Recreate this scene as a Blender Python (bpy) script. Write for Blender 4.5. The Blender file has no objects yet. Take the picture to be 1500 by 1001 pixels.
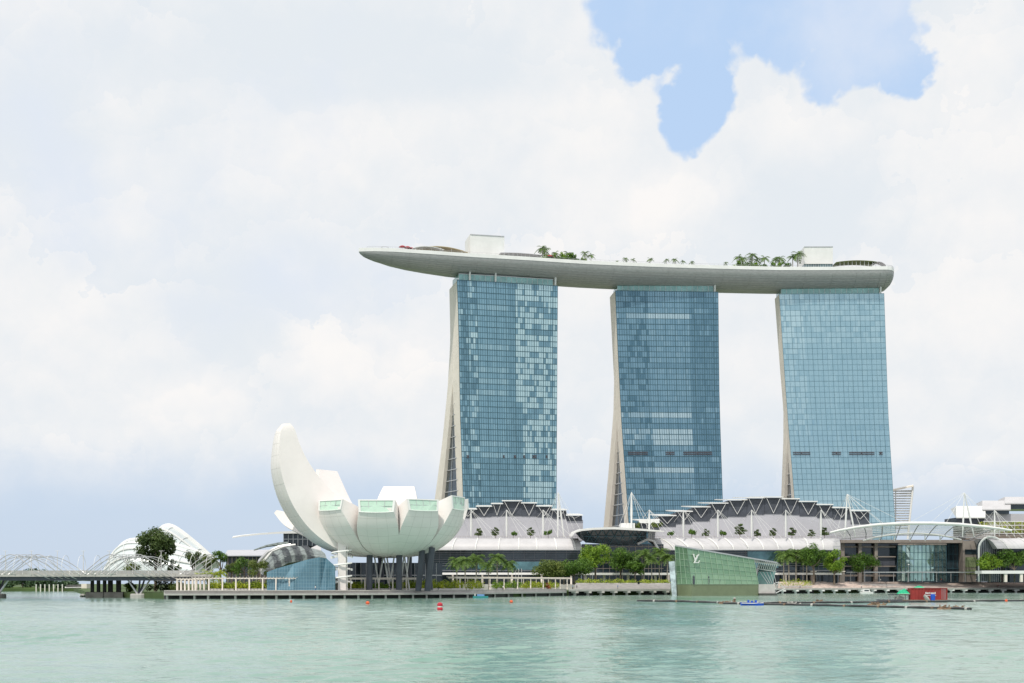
import bpy, bmesh, math, random
from mathutils import Vector, Matrix
random.seed(7)
R = math.radians
C = bpy.context.scene.collection
S = bpy.context.scene
FOC, HX, HY, CAMZ = 1920.0, 750.0, 855.0, 5.0      # focal length, horizon and eye height in the photograph's own pixels

# ------------------------------------------------------------------ camera
cam = bpy.data.cameras.new('camera')
camo = bpy.data.objects.new('camera', cam); C.objects.link(camo)
camo.location = (0, 0, CAMZ); camo.rotation_euler = (R(90), 0, 0)
cam.sensor_width = 36; cam.lens = 36*FOC/1500
cam.shift_y = (HY-500.5)/1500
cam.clip_start = 0.5; cam.clip_end = 20000
S.camera = camo

# ------------------------------------------------------------------ light, sky, exposure
SUN_EL, SUN_AZ = 58, 202        # azimuth clockwise from +Y (north): behind the camera, to the left
sun = bpy.data.lights.new('sun', 'SUN'); sun.energy = 2.7; sun.angle = R(0.6); sun.color = (1, .94, .85)
suno = bpy.data.objects.new('sun', sun); C.objects.link(suno)
sd = Vector((math.sin(R(SUN_AZ))*math.cos(R(SUN_EL)), math.cos(R(SUN_AZ))*math.cos(R(SUN_EL)), math.sin(R(SUN_EL))))
suno.rotation_euler = sd.to_track_quat('Z', 'Y').to_euler()
S.view_settings.view_transform = 'Standard'; S.view_settings.look = 'None'
S.view_settings.exposure = 0.07; S.view_settings.gamma = 1.0
S.cycles.max_bounces = 5; S.cycles.diffuse_bounces = 3; S.cycles.glossy_bounces = 3
S.cycles.use_denoising = True

w = bpy.data.worlds.new('World'); S.world = w; w.use_nodes = True
nt = w.node_tree; nt.nodes.clear()
class V_:                                   # tiny wrapper: arithmetic on shader sockets
    def __init__(s, sock, t): s.s, s.t = sock, t
    def _m(s, op, *o, clamp=False):
        n = s.t.nodes.new('ShaderNodeMath'); n.operation = op; n.use_clamp = clamp
        for i, q in enumerate((s,)+o):
            if isinstance(q, V_): s.t.links.new(q.s, n.inputs[i])
            else: n.inputs[i].default_value = q
        return V_(n.outputs[0], s.t)
    def __add__(s, o): return s._m('ADD', o)
    def __sub__(s, o): return s._m('SUBTRACT', o)
    def __mul__(s, o): return s._m('MULTIPLY', o)
    def __truediv__(s, o): return s._m('DIVIDE', o)
    def __rsub__(s, o): return (s*-1.0)+o
    def __rmul__(s, o): return s*o
    def min(s, o): return s._m('MINIMUM', o)
    def max(s, o): return s._m('MAXIMUM', o)
    def sqrt(s): return s._m('SQRT')
    def clamp(s): return s._m('ADD', 0.0, clamp=True)
    def step(s, a, b, lo=0.0, hi=1.0):
        n = s.t.nodes.new('ShaderNodeMapRange'); n.interpolation_type = 'SMOOTHSTEP'
        s.t.links.new(s.s, n.inputs[0])
        for i, q in zip((1, 2, 3, 4), (a, b, lo, hi)): n.inputs[i].default_value = q
        return V_(n.outputs[0], s.t)
def mixc(t, f, a, b):
    n = t.nodes.new('ShaderNodeMix'); n.data_type = 'RGBA'
    for i, q in ((0, f), (6, a), (7, b)):
        if isinstance(q, V_): t.links.new(q.s, n.inputs[i])
        elif isinstance(q, (int, float)): n.inputs[i].default_value = q
        elif isinstance(q, tuple): n.inputs[i].default_value = (*q, 1) if len(q) == 3 else q
        else: t.links.new(q, n.inputs[i])
    return n.outputs[2]

def build_sky():
    t = nt
    tc = t.nodes.new('ShaderNodeTexCoord')
    sep = t.nodes.new('ShaderNodeSeparateXYZ'); t.links.new(tc.outputs['Generated'], sep.inputs[0])
    x, y, z = (V_(sep.outputs[i], t) for i in range(3))
    az = x._m('ARCTAN2', y); el = z._m('ARCSINE')
    def noise3(scale, detail, rough, off, zs=1.0, shift=(0, 0, 0)):     # three independent channels from one noise
        m = t.nodes.new('ShaderNodeMapping'); t.links.new(tc.outputs['Generated'], m.inputs[0])
        m.inputs[1].default_value = (off+shift[0], off*.7+shift[1], off*1.3+shift[2]); m.inputs[3].default_value = (1, 1, zs)
        n = t.nodes.new('ShaderNodeTexNoise'); t.links.new(m.outputs[0], n.inputs['Vector'])
        n.inputs['Scale'].default_value = scale; n.inputs['Detail'].default_value = detail; n.inputs['Roughness'].default_value = rough
        q = t.nodes.new('ShaderNodeSeparateColor'); t.links.new(n.outputs['Color'], q.inputs[0])
        return [V_(q.outputs[i], t) for i in range(3)]
    A3 = noise3(9, 6, .6, 1.7); A3b = noise3(9, 6, .6, 1.7, 1.0, (.003, 0, -.016)); B3 = noise3(26, 4, .6, 9.1); D3 = noise3(4.2, 4, .55, 5.3)
    mv = t.nodes.new('ShaderNodeMapping'); t.links.new(tc.outputs['Generated'], mv.inputs[0]); mv.inputs[1].default_value = (3.1, 2.2, 4.0)
    vo = t.nodes.new('ShaderNodeTexVoronoi'); vo.feature = 'F1'; vo.inputs['Scale'].default_value = 24; vo.inputs['Detail'].default_value = 2.0; vo.inputs['Roughness'].default_value = .55
    ad = t.nodes.new('ShaderNodeVectorMath'); ad.operation = 'ADD'; cm = t.nodes.new('ShaderNodeCombineXYZ')
    for i in range(3): t.links.new(((B3[i]-.5)*.03).s, cm.inputs[i])
    t.links.new(mv.outputs[0], ad.inputs[0]); t.links.new(cm.outputs[0], ad.inputs[1]); t.links.new(ad.outputs[0], vo.inputs['Vector'])
    p1 = V_(vo.outputs['Distance'], t)
    def domes(scale, wA, wB, off):               # cumulus heads: each cell lighter towards its top
        c1 = t.nodes.new('ShaderNodeCombineXYZ'); sp = (x, y, z)
        for i in range(3): t.links.new((sp[i] + (A3[i]-.5)*wA + (B3[i]-.5)*wB + off).s, c1.inputs[i])
        v = t.nodes.new('ShaderNodeTexVoronoi'); v.feature = 'F1'; v.inputs['Scale'].default_value = scale; v.inputs['Randomness'].default_value = 1.0
        t.links.new(c1.outputs[0], v.inputs['Vector'])
        s1 = t.nodes.new('ShaderNodeSeparateXYZ'); s2 = t.nodes.new('ShaderNodeSeparateXYZ'); t.links.new(c1.outputs[0], s1.inputs[0]); t.links.new(v.outputs['Position'], s2.inputs[0])
        return ((V_(s1.outputs[2], t) - V_(s2.outputs[2], t))*scale).max(-.6).min(.6), V_(v.outputs['Distance'], t)
    dm1, dd1 = domes(8.5, .16, .05, .37); dm2, dd2 = domes(19, .08, .04, 1.9)
    n1, n2, n3 = A3[0], D3[0], B3[0]
    wa = az + (A3[1]-.5)*.050 + (B3[1]-.5)*.020; we = el + (A3[2]-.5)*.050 + (B3[2]-.5)*.020
    def ell(px, py, rx, ry, A=wa, E=we):
        a = math.atan((px-HX)/FOC); e = math.atan((HY-py)/FOC*math.cos(a)); k = math.cos(a)/FOC
        dx = (A-a)*(1/(rx*k*math.cos(a))); dy = (E-e)*(1/(ry*k*math.cos(e)))
        return (dx*dx + dy*dy).sqrt()
    # openings of blue between the cumulus
    hole = ell(1010, 20, 170, 135).min(ell(1262, 30, 134, 124)).min(ell(1012, 140, 64, 112)).min(ell(1130, 20, 160, 105))
    hole = hole.min(ell(1330, 100, 62, 66)).min(ell(945, 70, 66, 62))
    hole = hole + (p1-.42)*.40 + (n3-.5)*.34
    gap = (hole + (A3[1]-.5)*.12).step(.90, 1.09)                                      # 1 = cloud
    # cloud deck ends raggedly above the horizon
    low = (el + (n2-.5)*.05 + (n1-.5)*.05).step(R(3.0), R(6.4))
    alpha = gap*low
    # light and shade in the cloud: billows lit from above
    sh = (n2-.5)*.46 + (A3[0]-A3b[0])*.8 + (n1-.5)*.14 + dm1*.15 + dm2*.09*D3[1].step(.38, .58, .3, 1.0) + (.45-dd1)*.10
    def glow(px, py, rx, ry, a): return ell(px, py, rx, ry).step(.45, 1.2, a, 0.0)
    for g in ((540, 520, 170, 75, .14), (270, 590, 110, 45, .14), (150, 290, 170, 70, .10), (430, 250, 220, 90, .10), (880, 300, 150, 60, .13),
              (860, 170, 80, 80, .06), (1000, 300, 90, 70, .14), (1400, 260, 150, 120, .10), (1180, 170, 90, 80, .05), (1430, 90, 70, 110, .09), (1430, 430, 90, 90, .10), (1100, 560, 250, 70, .10),
              (520, 90, 420, 75, -.17), (610, 100, 160, 70, -.10), (330, 460, 120, 90, -.20), (70, 190, 90, 120, -.18), (480, 620, 120, 30, -.10), (1180, 330, 150, 60, -.08), (760, 470, 60, 120, -.06), (1190, 300, 120, 60, -.10), (110, 650, 160, 30, .08)):
        sh = sh + glow(*g)
    for (px, py, rx, ry, a_) in ((545, 545, 165, 62, .20), (470, 505, 80, 50, .10), (275, 600, 105, 42, .18), (60, 330, 160, 60, .10), (985, 318, 85, 68, .16), (870, 200, 92, 95, .08), (1170, 175, 100, 82, .08), (1290, 195, 90, 70, .06), (790, 420, 200, 60, .08), (1440, 380, 120, 130, .10), (150, 690, 190, 22, .10)):
        e_ = math.atan((HY-py)/FOC); d_ = ell(px, py, rx, ry) + (p1-.42)*.5 + (n3-.5)*.3
        sh = sh + d_.step(.80, 1.06, 1, 0)*((we-e_)*(FOC/ry)).step(-1.0, .9, 0, a_)
    lum = sh.step(-.27, .43)
    ccol = mixc(t, lum, (7.5, 7.95, 8.4), (9.2, 9.0, 8.85))
    blueish = D3[1].step(.52, .70, 0, .45)
    ccol = mixc(t, blueish*(V_(lum.s, t)*-1.0+1.0), ccol, (6.9, 7.6, 9.0))
    sky = t.nodes.new('ShaderNodeTexSky'); sky.sky_type = 'NISHITA'; sky.sun_disc = False
    sky.sun_elevation = R(SUN_EL); sky.sun_rotation = R(SUN_AZ); sky.altitude = 0; sky.air_density = 1.0; sky.dust_density = 1.2; sky.ozone_density = 1.2
    # moist air: the clear parts are paler, blue-grey towards the horizon
    veil = el.step(R(1), R(24), .92, .92)
    clear = mixc(t, veil, sky.outputs[0], mixc(t, el.step(R(0), R(20)), (5.8, 6.8, 8.2), (5.0, 6.65, 9.1)))
    wisp = (D3[2]*.6 + A3[2]*.4).step(.40, .66, 0, .75)
    clear = mixc(t, wisp*el.step(R(8), R(14)), clear, (7.6, 8.0, 8.8))
    out = mixc(t, alpha, clear, ccol)
    bg = t.nodes.new('ShaderNodeBackground'); bg.inputs['Strength'].default_value = .1
    t.links.new(out, bg.inputs['Color'])
    o = t.nodes.new('ShaderNodeOutputWorld'); t.links.new(bg.outputs[0], o.inputs['Surface'])
build_sky()
w.cycles.sampling_method = 'MANUAL'; w.cycles.sample_map_resolution = 512

# ------------------------------------------------------------------ helpers
def X(px, d): return (px-HX)/FOC*d
def Z(py, d): return CAMZ + (HY-py)/FOC*d
def P(px, py, d): return Vector((X(px, d), d, Z(py, d)))
def G(px, d, z): return Vector((X(px, d), d, z))
def WD(py): return FOC*CAMZ/(py-HY)                   # distance of a point on the water seen at row py
def interp(tab, v):
    if v <= tab[0][0]: 
        (a, b), (c, d) = tab[0], tab[1]; return b + (v-a)*(d-b)/(c-a)
    for (a, b), (c, d) in zip(tab, tab[1:]):
        if v <= c: return b + (v-a)*(d-b)/(c-a)
    (a, b), (c, d) = tab[-2], tab[-1]; return b + (v-a)*(d-b)/(c-a)

ORG = {}
class MB:
    def __init__(s): s.v, s.f, s.mi, s.tone = [], [], [], []
    def face(s, idx, m=0, tone=.5): s.f.append(tuple(idx)); s.mi.append(m); s.tone.append(tone)
    def poly(s, pts, m=0, tone=.5):
        b = len(s.v); s.v += [tuple(p) for p in pts]; s.face(range(b, b+len(pts)), m, tone)
    def loft(s, secs, close=True, cap=True, m=0):
        b = len(s.v); n = len(secs[0])
        for q in secs: s.v += [tuple(p) for p in q]
        for i in range(len(secs)-1):
            for j in range(n if close else n-1):
                k = (j+1) % n
                s.face((b+i*n+j, b+i*n+k, b+(i+1)*n+k, b+(i+1)*n+j), m)
        if cap and close:
            s.face([b+j for j in range(n)][::-1], m); s.face([b+(len(secs)-1)*n+j for j in range(n)], m)
        return s
    def prism(s, plan, z0, z1, m=0):
        return s.loft([[(p[0], p[1], z0) for p in plan], [(p[0], p[1], z1) for p in plan]], m=m)
    def box(s, x0, x1, y0, y1, z0, z1, m=0):
        return s.prism([(x0, y0), (x1, y0), (x1, y1), (x0, y1)], z0, z1, m)
    def tube(s, path, r, n=6, m=0, cap=True):
        path = [Vector(p) for p in path]; rs = r if isinstance(r, (list, tuple)) else [r]*len(path)
        secs = []; up0 = None
        for i, p in enumerate(path):
            t = (path[min(i+1, len(path)-1)]-path[max(i-1, 0)]).normalized()
            if up0 is None: up0 = Vector((0, 0, 1)) if abs(t.z) < .9 else Vector((0, 1, 0))
            a = t.cross(up0)
            if a.length < 1e-4: a = t.cross(Vector((1, 0, 0)))
            a.normalize(); bvec = a.cross(t).normalized(); up0 = bvec
            secs.append([p + (a*math.cos(2*math.pi*k/n+.785) + bvec*math.sin(2*math.pi*k/n+.785))*rs[i] for k in range(n)])
        return s.loft(secs, cap=cap, m=m)
    def beam(s, a, b, wd, m=0): return s.tube([a, b], wd*.7071, 4, m)
    def lathe(s, prof, c=(0, 0, 0), n=14, m=0):
        secs = [[(c[0]+r*math.cos(2*math.pi*k/n), c[1]+r*math.sin(2*math.pi*k/n), c[2]+z) for k in range(n)] for r, z in prof]
        return s.loft(secs, m=m)
    def build(s, name, mats, parent=None, smooth=False, tone=False):
        me = bpy.data.meshes.new(name)
        o_ = ORG.get(parent.name, Vector((0, 0, 0))) if parent else Vector((0, 0, 0))
        me.from_pydata([(a-o_.x, b-o_.y, c-o_.z) for a, b, c in s.v], [], s.f)
        mats = mats if isinstance(mats, (list, tuple)) else [mats]
        for q in mats: me.materials.append(q)
        me.polygons.foreach_set('material_index', s.mi)
        if smooth: me.polygons.foreach_set('use_smooth', [True]*len(s.f))
        if tone:
            at = me.color_attributes.new('tone', 'FLOAT_COLOR', 'CORNER'); k = 0; buf = []
            for f, tn in zip(s.f, s.tone): buf += [tn, tn, tn, 1]*len(f)
            at.data.foreach_set('color', buf)
        bm = bmesh.new(); bm.from_mesh(me)
        if not tone: bmesh.ops.recalc_face_normals(bm, faces=bm.faces)
        bm.to_mesh(me); bm.free(); me.update()
        ob = bpy.data.objects.new(name, me); C.objects.link(ob)
        if parent:
            ob.parent = parent; ORG[ob.name] = o_
        if smooth:
            try: me.set_sharp_from_angle(angle=R(38))
            except Exception: pass
        return ob
def tag(o, label, cat, group=None, kind=None):
    o['label'] = label; o['category'] = cat
    if group: o['group'] = group
    if kind: o['kind'] = kind
    return o
def thing(name, label, cat, loc=(0, 0, 0), group=None):
    o = bpy.data.objects.new(name, None); C.objects.link(o); o.location = loc; o.empty_display_size = 1
    ORG[o.name] = Vector(loc); return tag(o, label, cat, group)
def struct(o, label, cat): return tag(o, label, cat, kind='structure')
def dup(root, loc, rz, label, sc=1.0):
    r = root.copy(); C.objects.link(r); r.location = loc; r.rotation_euler = (0, 0, rz); r.scale = (sc, sc, sc); r['label'] = label
    for ch in list(root.children):
        c = ch.copy(); C.objects.link(c); c.parent = r
        for g in ch.children:
            d = g.copy(); C.objects.link(d); d.parent = c
    return r
ORD = ['first', 'second', 'third', 'fourth', 'fifth', 'sixth', 'seventh', 'eighth', 'ninth', 'tenth', 'eleventh', 'twelfth', 'thirteenth', 'fourteenth', 'fifteenth', 'sixteenth']

# ------------------------------------------------------------------ materials
def mat(name, col, rough=.6, metal=0.0, var=.10, scale=.25, bump=0.0, bscale=3.0, spec=.5, ior=1.45, stretch=(1, 1, 1), col2=None):
    m = bpy.data.materials.new(name); m.use_nodes = True; t = m.node_tree; b = t.nodes['Principled BSDF']
    tc = t.nodes.new('ShaderNodeTexCoord'); mp = t.nodes.new('ShaderNodeMapping'); mp.inputs[3].default_value = stretch
    t.links.new(tc.outputs['Object'], mp.inputs[0])
    n = t.nodes.new('ShaderNodeTexNoise'); n.inputs['Scale'].default_value = scale; n.inputs['Detail'].default_value = 6; n.inputs['Roughness'].default_value = .62
    t.links.new(mp.outputs[0], n.inputs['Vector'])
    f = V_(n.outputs[0], t).step(.3, .7)
    hi = col2 or tuple(min(1, c*(1+var)) for c in col); lo = col if col2 else tuple(c*(1-var) for c in col)
    t.links.new(mixc(t, f, lo, hi), b.inputs['Base Color'])
    b.inputs['Roughness'].default_value = rough; b.inputs['Metallic'].default_value = metal
    b.inputs['Specular IOR Level'].default_value = spec; b.inputs['IOR'].default_value = ior
    if bump:
        n2 = t.nodes.new('ShaderNodeTexNoise'); n2.inputs['Scale'].default_value = bscale; n2.inputs['Detail'].default_value = 5
        t.links.new(mp.outputs[0], n2.inputs['Vector'])
        bp = t.nodes.new('ShaderNodeBump'); bp.inputs['Strength'].default_value = bump; bp.inputs['Distance'].default_value = .1
        t.links.new(n2.outputs[0], bp.inputs['Height']); t.links.new(bp.outputs[0], b.inputs['Normal'])
    return m
def foliage(name, dark, light, scale=.45):
    m = bpy.data.materials.new(name); m.use_nodes = True; t = m.node_tree; b = t.nodes['Principled BSDF']
    tc = t.nodes.new('ShaderNodeTexCoord'); oi = t.nodes.new('ShaderNodeObjectInfo')
    n = t.nodes.new('ShaderNodeTexNoise'); n.noise_dimensions = '4D'; n.inputs['Scale'].default_value = scale; n.inputs['Detail'].default_value = 7; n.inputs['Roughness'].default_value = .7
    t.links.new(tc.outputs['Object'], n.inputs['Vector']); t.links.new((V_(oi.outputs['Random'], t)*30.0).s, n.inputs['W'])
    c = mixc(t, V_(n.outputs[0], t).step(.34, .66), dark, light)
    t.links.new(c, b.inputs['Base Color']); b.inputs['Roughness'].default_value = .5; b.inputs['Specular IOR Level'].default_value = .35
    tr = t.nodes.new('ShaderNodeBsdfTranslucent'); t.links.new(c, tr.inputs[0])
    mx = t.nodes.new('ShaderNodeMixShader'); mx.inputs[0].default_value = .3
    t.links.new(b.outputs[0], mx.inputs[1]); t.links.new(tr.outputs[0], mx.inputs[2])
    t.links.new(mx.outputs[0], t.nodes['Material Output'].inputs['Surface'])
    return m
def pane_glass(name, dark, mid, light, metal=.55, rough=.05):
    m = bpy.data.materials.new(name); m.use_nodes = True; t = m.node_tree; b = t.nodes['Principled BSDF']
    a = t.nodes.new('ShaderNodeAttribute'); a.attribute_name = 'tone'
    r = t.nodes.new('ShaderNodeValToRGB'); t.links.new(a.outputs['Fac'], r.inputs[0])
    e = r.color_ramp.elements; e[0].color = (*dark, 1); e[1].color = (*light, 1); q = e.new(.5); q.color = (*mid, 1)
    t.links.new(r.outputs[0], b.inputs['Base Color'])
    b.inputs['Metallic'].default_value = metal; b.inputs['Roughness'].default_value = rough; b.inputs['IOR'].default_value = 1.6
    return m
M = {}
M['white'] = mat('white_paint', (.78, .78, .76), .45, var=.05, scale=.12)
M['petal'] = mat('white_composite_shell', (.87, .815, .785), .42, var=.04, scale=.10, bump=.03, bscale=.6)
M['cream'] = mat('cream_concrete', (.80, .74, .66), .7, var=.05, scale=.08)
M['hull'] = mat('grey_metal_scales', (.375, .375, .37), .45, .15, var=.10, scale=.5, stretch=(1, 1, 2.5))
M['grey_wall'] = mat('grey_cladding', (.50, .50, .53), .6, var=.06, scale=.12)
M['dark_metal'] = mat('charcoal_metal', (.07, .078, .098), .55, .0, var=.15)
M['dark_glass'] = mat('dark_glazing', (.03, .045, .055), .08, .0, var=.35, scale=.2, ior=1.6)
M['mid_glass'] = mat('teal_glazing', (.10, .20, .22), .06, .35, var=.3, scale=.15, ior=1.6)
M['blue_tile'] = mat('blue_glass_tiles', (.12, .24, .31), .18, .15, var=.10, scale=.3)
M['concrete'] = mat('pale_concrete', (.46, .45, .42), .85, var=.12, scale=.4, bump=.1)
M['dark_concrete'] = mat('dark_grey_concrete', (.09, .09, .085), .8, var=.25, scale=.4)
M['paving'] = mat('grey_stone_paving', (.54, .52, .50), .8, var=.10, scale=.3)
M['timber'] = mat('brown_timber_steps', (.68, .58, .52), .75, var=.18, scale=.6, stretch=(.3, 1, 1))
M['stone'] = mat('brown_stone_cladding', (.30, .26, .23), .7, var=.10, scale=.4)
M['earth'] = mat('lawn_and_soil', (.07, .11, .035), .95, var=.3, scale=.05)
M['bark'] = mat('grey_bark', (.16, .13, .10), .9, var=.25, scale=1.5, bump=.3)
M['palmbark'] = mat('pale_palm_bark', (.36, .33, .28), .85, var=.15, scale=1.5)
M['silver'] = mat('brushed_steel', (.55, .55, .55), .35, .6, var=.08)
M['roofband'] = mat('pale_metal_roofing', (.56, .55, .56), .5, .05, var=.05, scale=.2)
M['leaf_tree'] = foliage('broad_leaves', (.035, .09, .015), (.15, .28, .035))
M['leaf_bright'] = foliage('bright_leaves', (.08, .18, .016), (.29, .44, .04))
M['leaf_dark'] = foliage('dark_leaves', (.035, .072, .02), (.13, .19, .05))
M['leaf_olive'] = foliage('olive_leaves', (.07, .115, .025), (.20, .25, .05))
M['leaf_palm'] = foliage('palm_fronds', (.04, .10, .02), (.19, .30, .055), .9)
M['leaf_hedge'] = foliage('hedge_leaves', (.17, .28, .02), (.55, .60, .06), .35)
M['leaf_far'] = foliage('far_leaves', (.05, .10, .06), (.12, .19, .09), .06)

# ------------------------------------------------------------------ foliage builders
def leaves(mb, lobes, n, size, rnd, flat=.35):
    tot = sum(r[0]*r[1] for c, r in lobes)
    for c, r in lobes:
        for _ in range(max(6, int(n*r[0]*r[1]/tot))):
            u = rnd.uniform(-1, 1); a = rnd.uniform(0, 2*math.pi); q = math.sqrt(1-u*u)
            dr = Vector((q*math.cos(a), q*math.sin(a), u)); k = rnd.uniform(.55, 1.08)
            p = Vector((c[0]+dr.x*r[0]*k, c[1]+dr.y*r[0]*k, c[2]+dr.z*r[1]*k))
            nrm = (dr + Vector((rnd.uniform(-1, 1), rnd.uniform(-1, 1), rnd.uniform(-.4, 1.2)))*.9).normalized()
            t1 = nrm.orthogonal().normalized(); t1 = (Matrix.Rotation(rnd.uniform(0, 6.28), 3, nrm) @ t1); t2 = nrm.cross(t1)
            s = size*rnd.uniform(.6, 1.35)
            mb.poly([p+t1*s, p+t2*s*.5+nrm*s*.12, p-t1*s, p-t2*s*.5+nrm*s*.12])
def crown_lobes(rnd, cx, cy, cz, rx, rz, k, flatbase=True):
    L = []
    for i in range(k):
        a = rnd.uniform(0, 6.28); q = math.sqrt(rnd.uniform(0, 1))*.78
        zz = rnd.uniform(-.75, .85)*math.sqrt(max(.05, 1-q*q))
        r = rx*rnd.uniform(.26, .46)
        L.append(((cx+q*rx*math.cos(a), cy+q*rx*math.sin(a), cz+zz*rz*.8), (r, r*min(1, rz/rx*1.25)*rnd.uniform(.75, 1.05))))
    return L
def make_tree(name, label, cat, h, rx, rz, leafmat, seed, n=1500, size=.5, k=13, group=None, trunk_r=None, loc=(0, 0, 0), low=False):
    rnd = random.Random(seed); t = thing(name, label, cat, (0, 0, 0), group)
    cz = h-rz; L = crown_lobes(rnd, 0, 0, cz, rx, rz, k)
    tr = trunk_r or max(.12, h*.022); mb = MB()
    mb.tube([(0, 0, -.1), (.1*tr, 0, cz*.35), (-.2*tr, .1, cz*.75), (0, 0, cz+rz*.3)], [tr*1.25, tr, tr*.8, tr*.3], 7)
    for c, r in L[:7]:
        s0 = Vector((0, 0, cz*rnd.uniform(.45, .8))); e = Vector(c)
        mb.tube([s0, s0.lerp(e, .5)+Vector((0, 0, -.05*h)), e], [tr*.5, tr*.33, tr*.12], 5)
    mb.build('trunk', M['bark'], t, True)
    cb = MB(); leaves(cb, L, n, size, rnd); cb.build('crown', leafmat, t)
    t.location = loc
    return t
def make_palm(name, label, h, crown_r, seed, group=None, loc=(0, 0, 0), nf=16, leafmat=None, trunk_r=.2, lw=.09):
    rnd = random.Random(seed); t = thing(name, label, 'palm tree', (0, 0, 0), group)
    lean = rnd.uniform(-.03, .03)*h
    mb = MB(); mb.tube([(0, 0, -.1), (lean*.3, 0, h*.3), (lean*.7, 0, h*.65), (lean, 0, h)], [trunk_r*1.35, trunk_r, trunk_r*.95, trunk_r*.7], 7)
    mb.build('trunk', M['palmbark'], t, True)
    cb = MB(); top = Vector((lean, 0, h))
    for i in range(nf):
        a = i*2.39996+rnd.uniform(-.2, .2); up = rnd.uniform(-.15, 1.25); L = crown_r*rnd.uniform(.85, 1.15)
        d = Vector((math.cos(a), math.sin(a), 0)); pts = []
        for q in range(8):
            s = q/7; pts.append(top + d*(L*s*(1-.25*max(0, up)*.6)) + Vector((0, 0, L*(up*s*.9 - .85*s*s))))
        side = Vector((-d.y, d.x, 0))
        for q in range(7):
            a0, a1 = pts[q], pts[q+1]; wd = L*.30*math.sin(math.pi*min(1, (q+.9)/8))+.05
            for sg in (-1, 1):
                for e in (.15, .55):
                    b0 = a0.lerp(a1, e); b1 = a0.lerp(a1, e+.38)
                    tip = b0.lerp(b1, .8) + side*sg*wd + Vector((0, 0, -wd*.45))
                    cb.poly([b0, b1, tip])
        cb.tube(pts, [lw*.5]*5+[lw*.25]*3, 3)
    cb.build('fronds', leafmat or M['leaf_palm'], t)
    t.location = loc
    return t

# ------------------------------------------------------------------ water, land, promenade
def water_mat():
    m = bpy.data.materials.new('bay_water'); m.use_nodes = True; t = m.node_tree; b = t.nodes['Principled BSDF']
    tc = t.nodes.new('ShaderNodeTexCoord')
    def nz(scale, detail, rough, sx=1, sy=1, rot=0, dist=0.0):
        mp = t.nodes.new('ShaderNodeMapping'); mp.inputs[3].default_value = (sx, sy, 1); mp.inputs[2].default_value = (0, 0, rot)
        t.links.new(tc.outputs['Object'], mp.inputs[0])
        n = t.nodes.new('ShaderNodeTexNoise'); n.inputs['Scale'].default_value = scale; n.inputs['Detail'].default_value = detail
        n.inputs['Roughness'].default_value = rough; n.inputs['Distortion'].default_value = dist
        t.links.new(mp.outputs[0], n.inputs['Vector']); return V_(n.outputs[0], t)
    patch = nz(.016, 4, .55, 1.0, .8, .2)                     # cat's paws: where the breeze roughens the water
    body = mixc(t, patch.step(.35, .65), (.14, .285, .22), (.275, .39, .34))
    t.links.new(body, b.inputs['Base Color'])
    b.inputs['Roughness'].default_value = .10; b.inputs['IOR'].default_value = 1.333
    h = nz(.5, 4, .55, .7, 1.0, .15, .6)*.8 + nz(1.6, 4, .6, .8, 1.0, -.1, .4)*.42 + nz(.12, 3, .5, .6, 1, .3)*.7
    bp = t.nodes.new('ShaderNodeBump'); bp.inputs['Distance'].default_value = 1.0
    t.links.new(patch.step(.35, .7, .12, .30).s, bp.inputs['Strength'])
    t.links.new(h.s, bp.inputs['Height']); t.links.new(bp.outputs[0], b.inputs['Normal'])
    return m
import numpy as np
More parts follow.
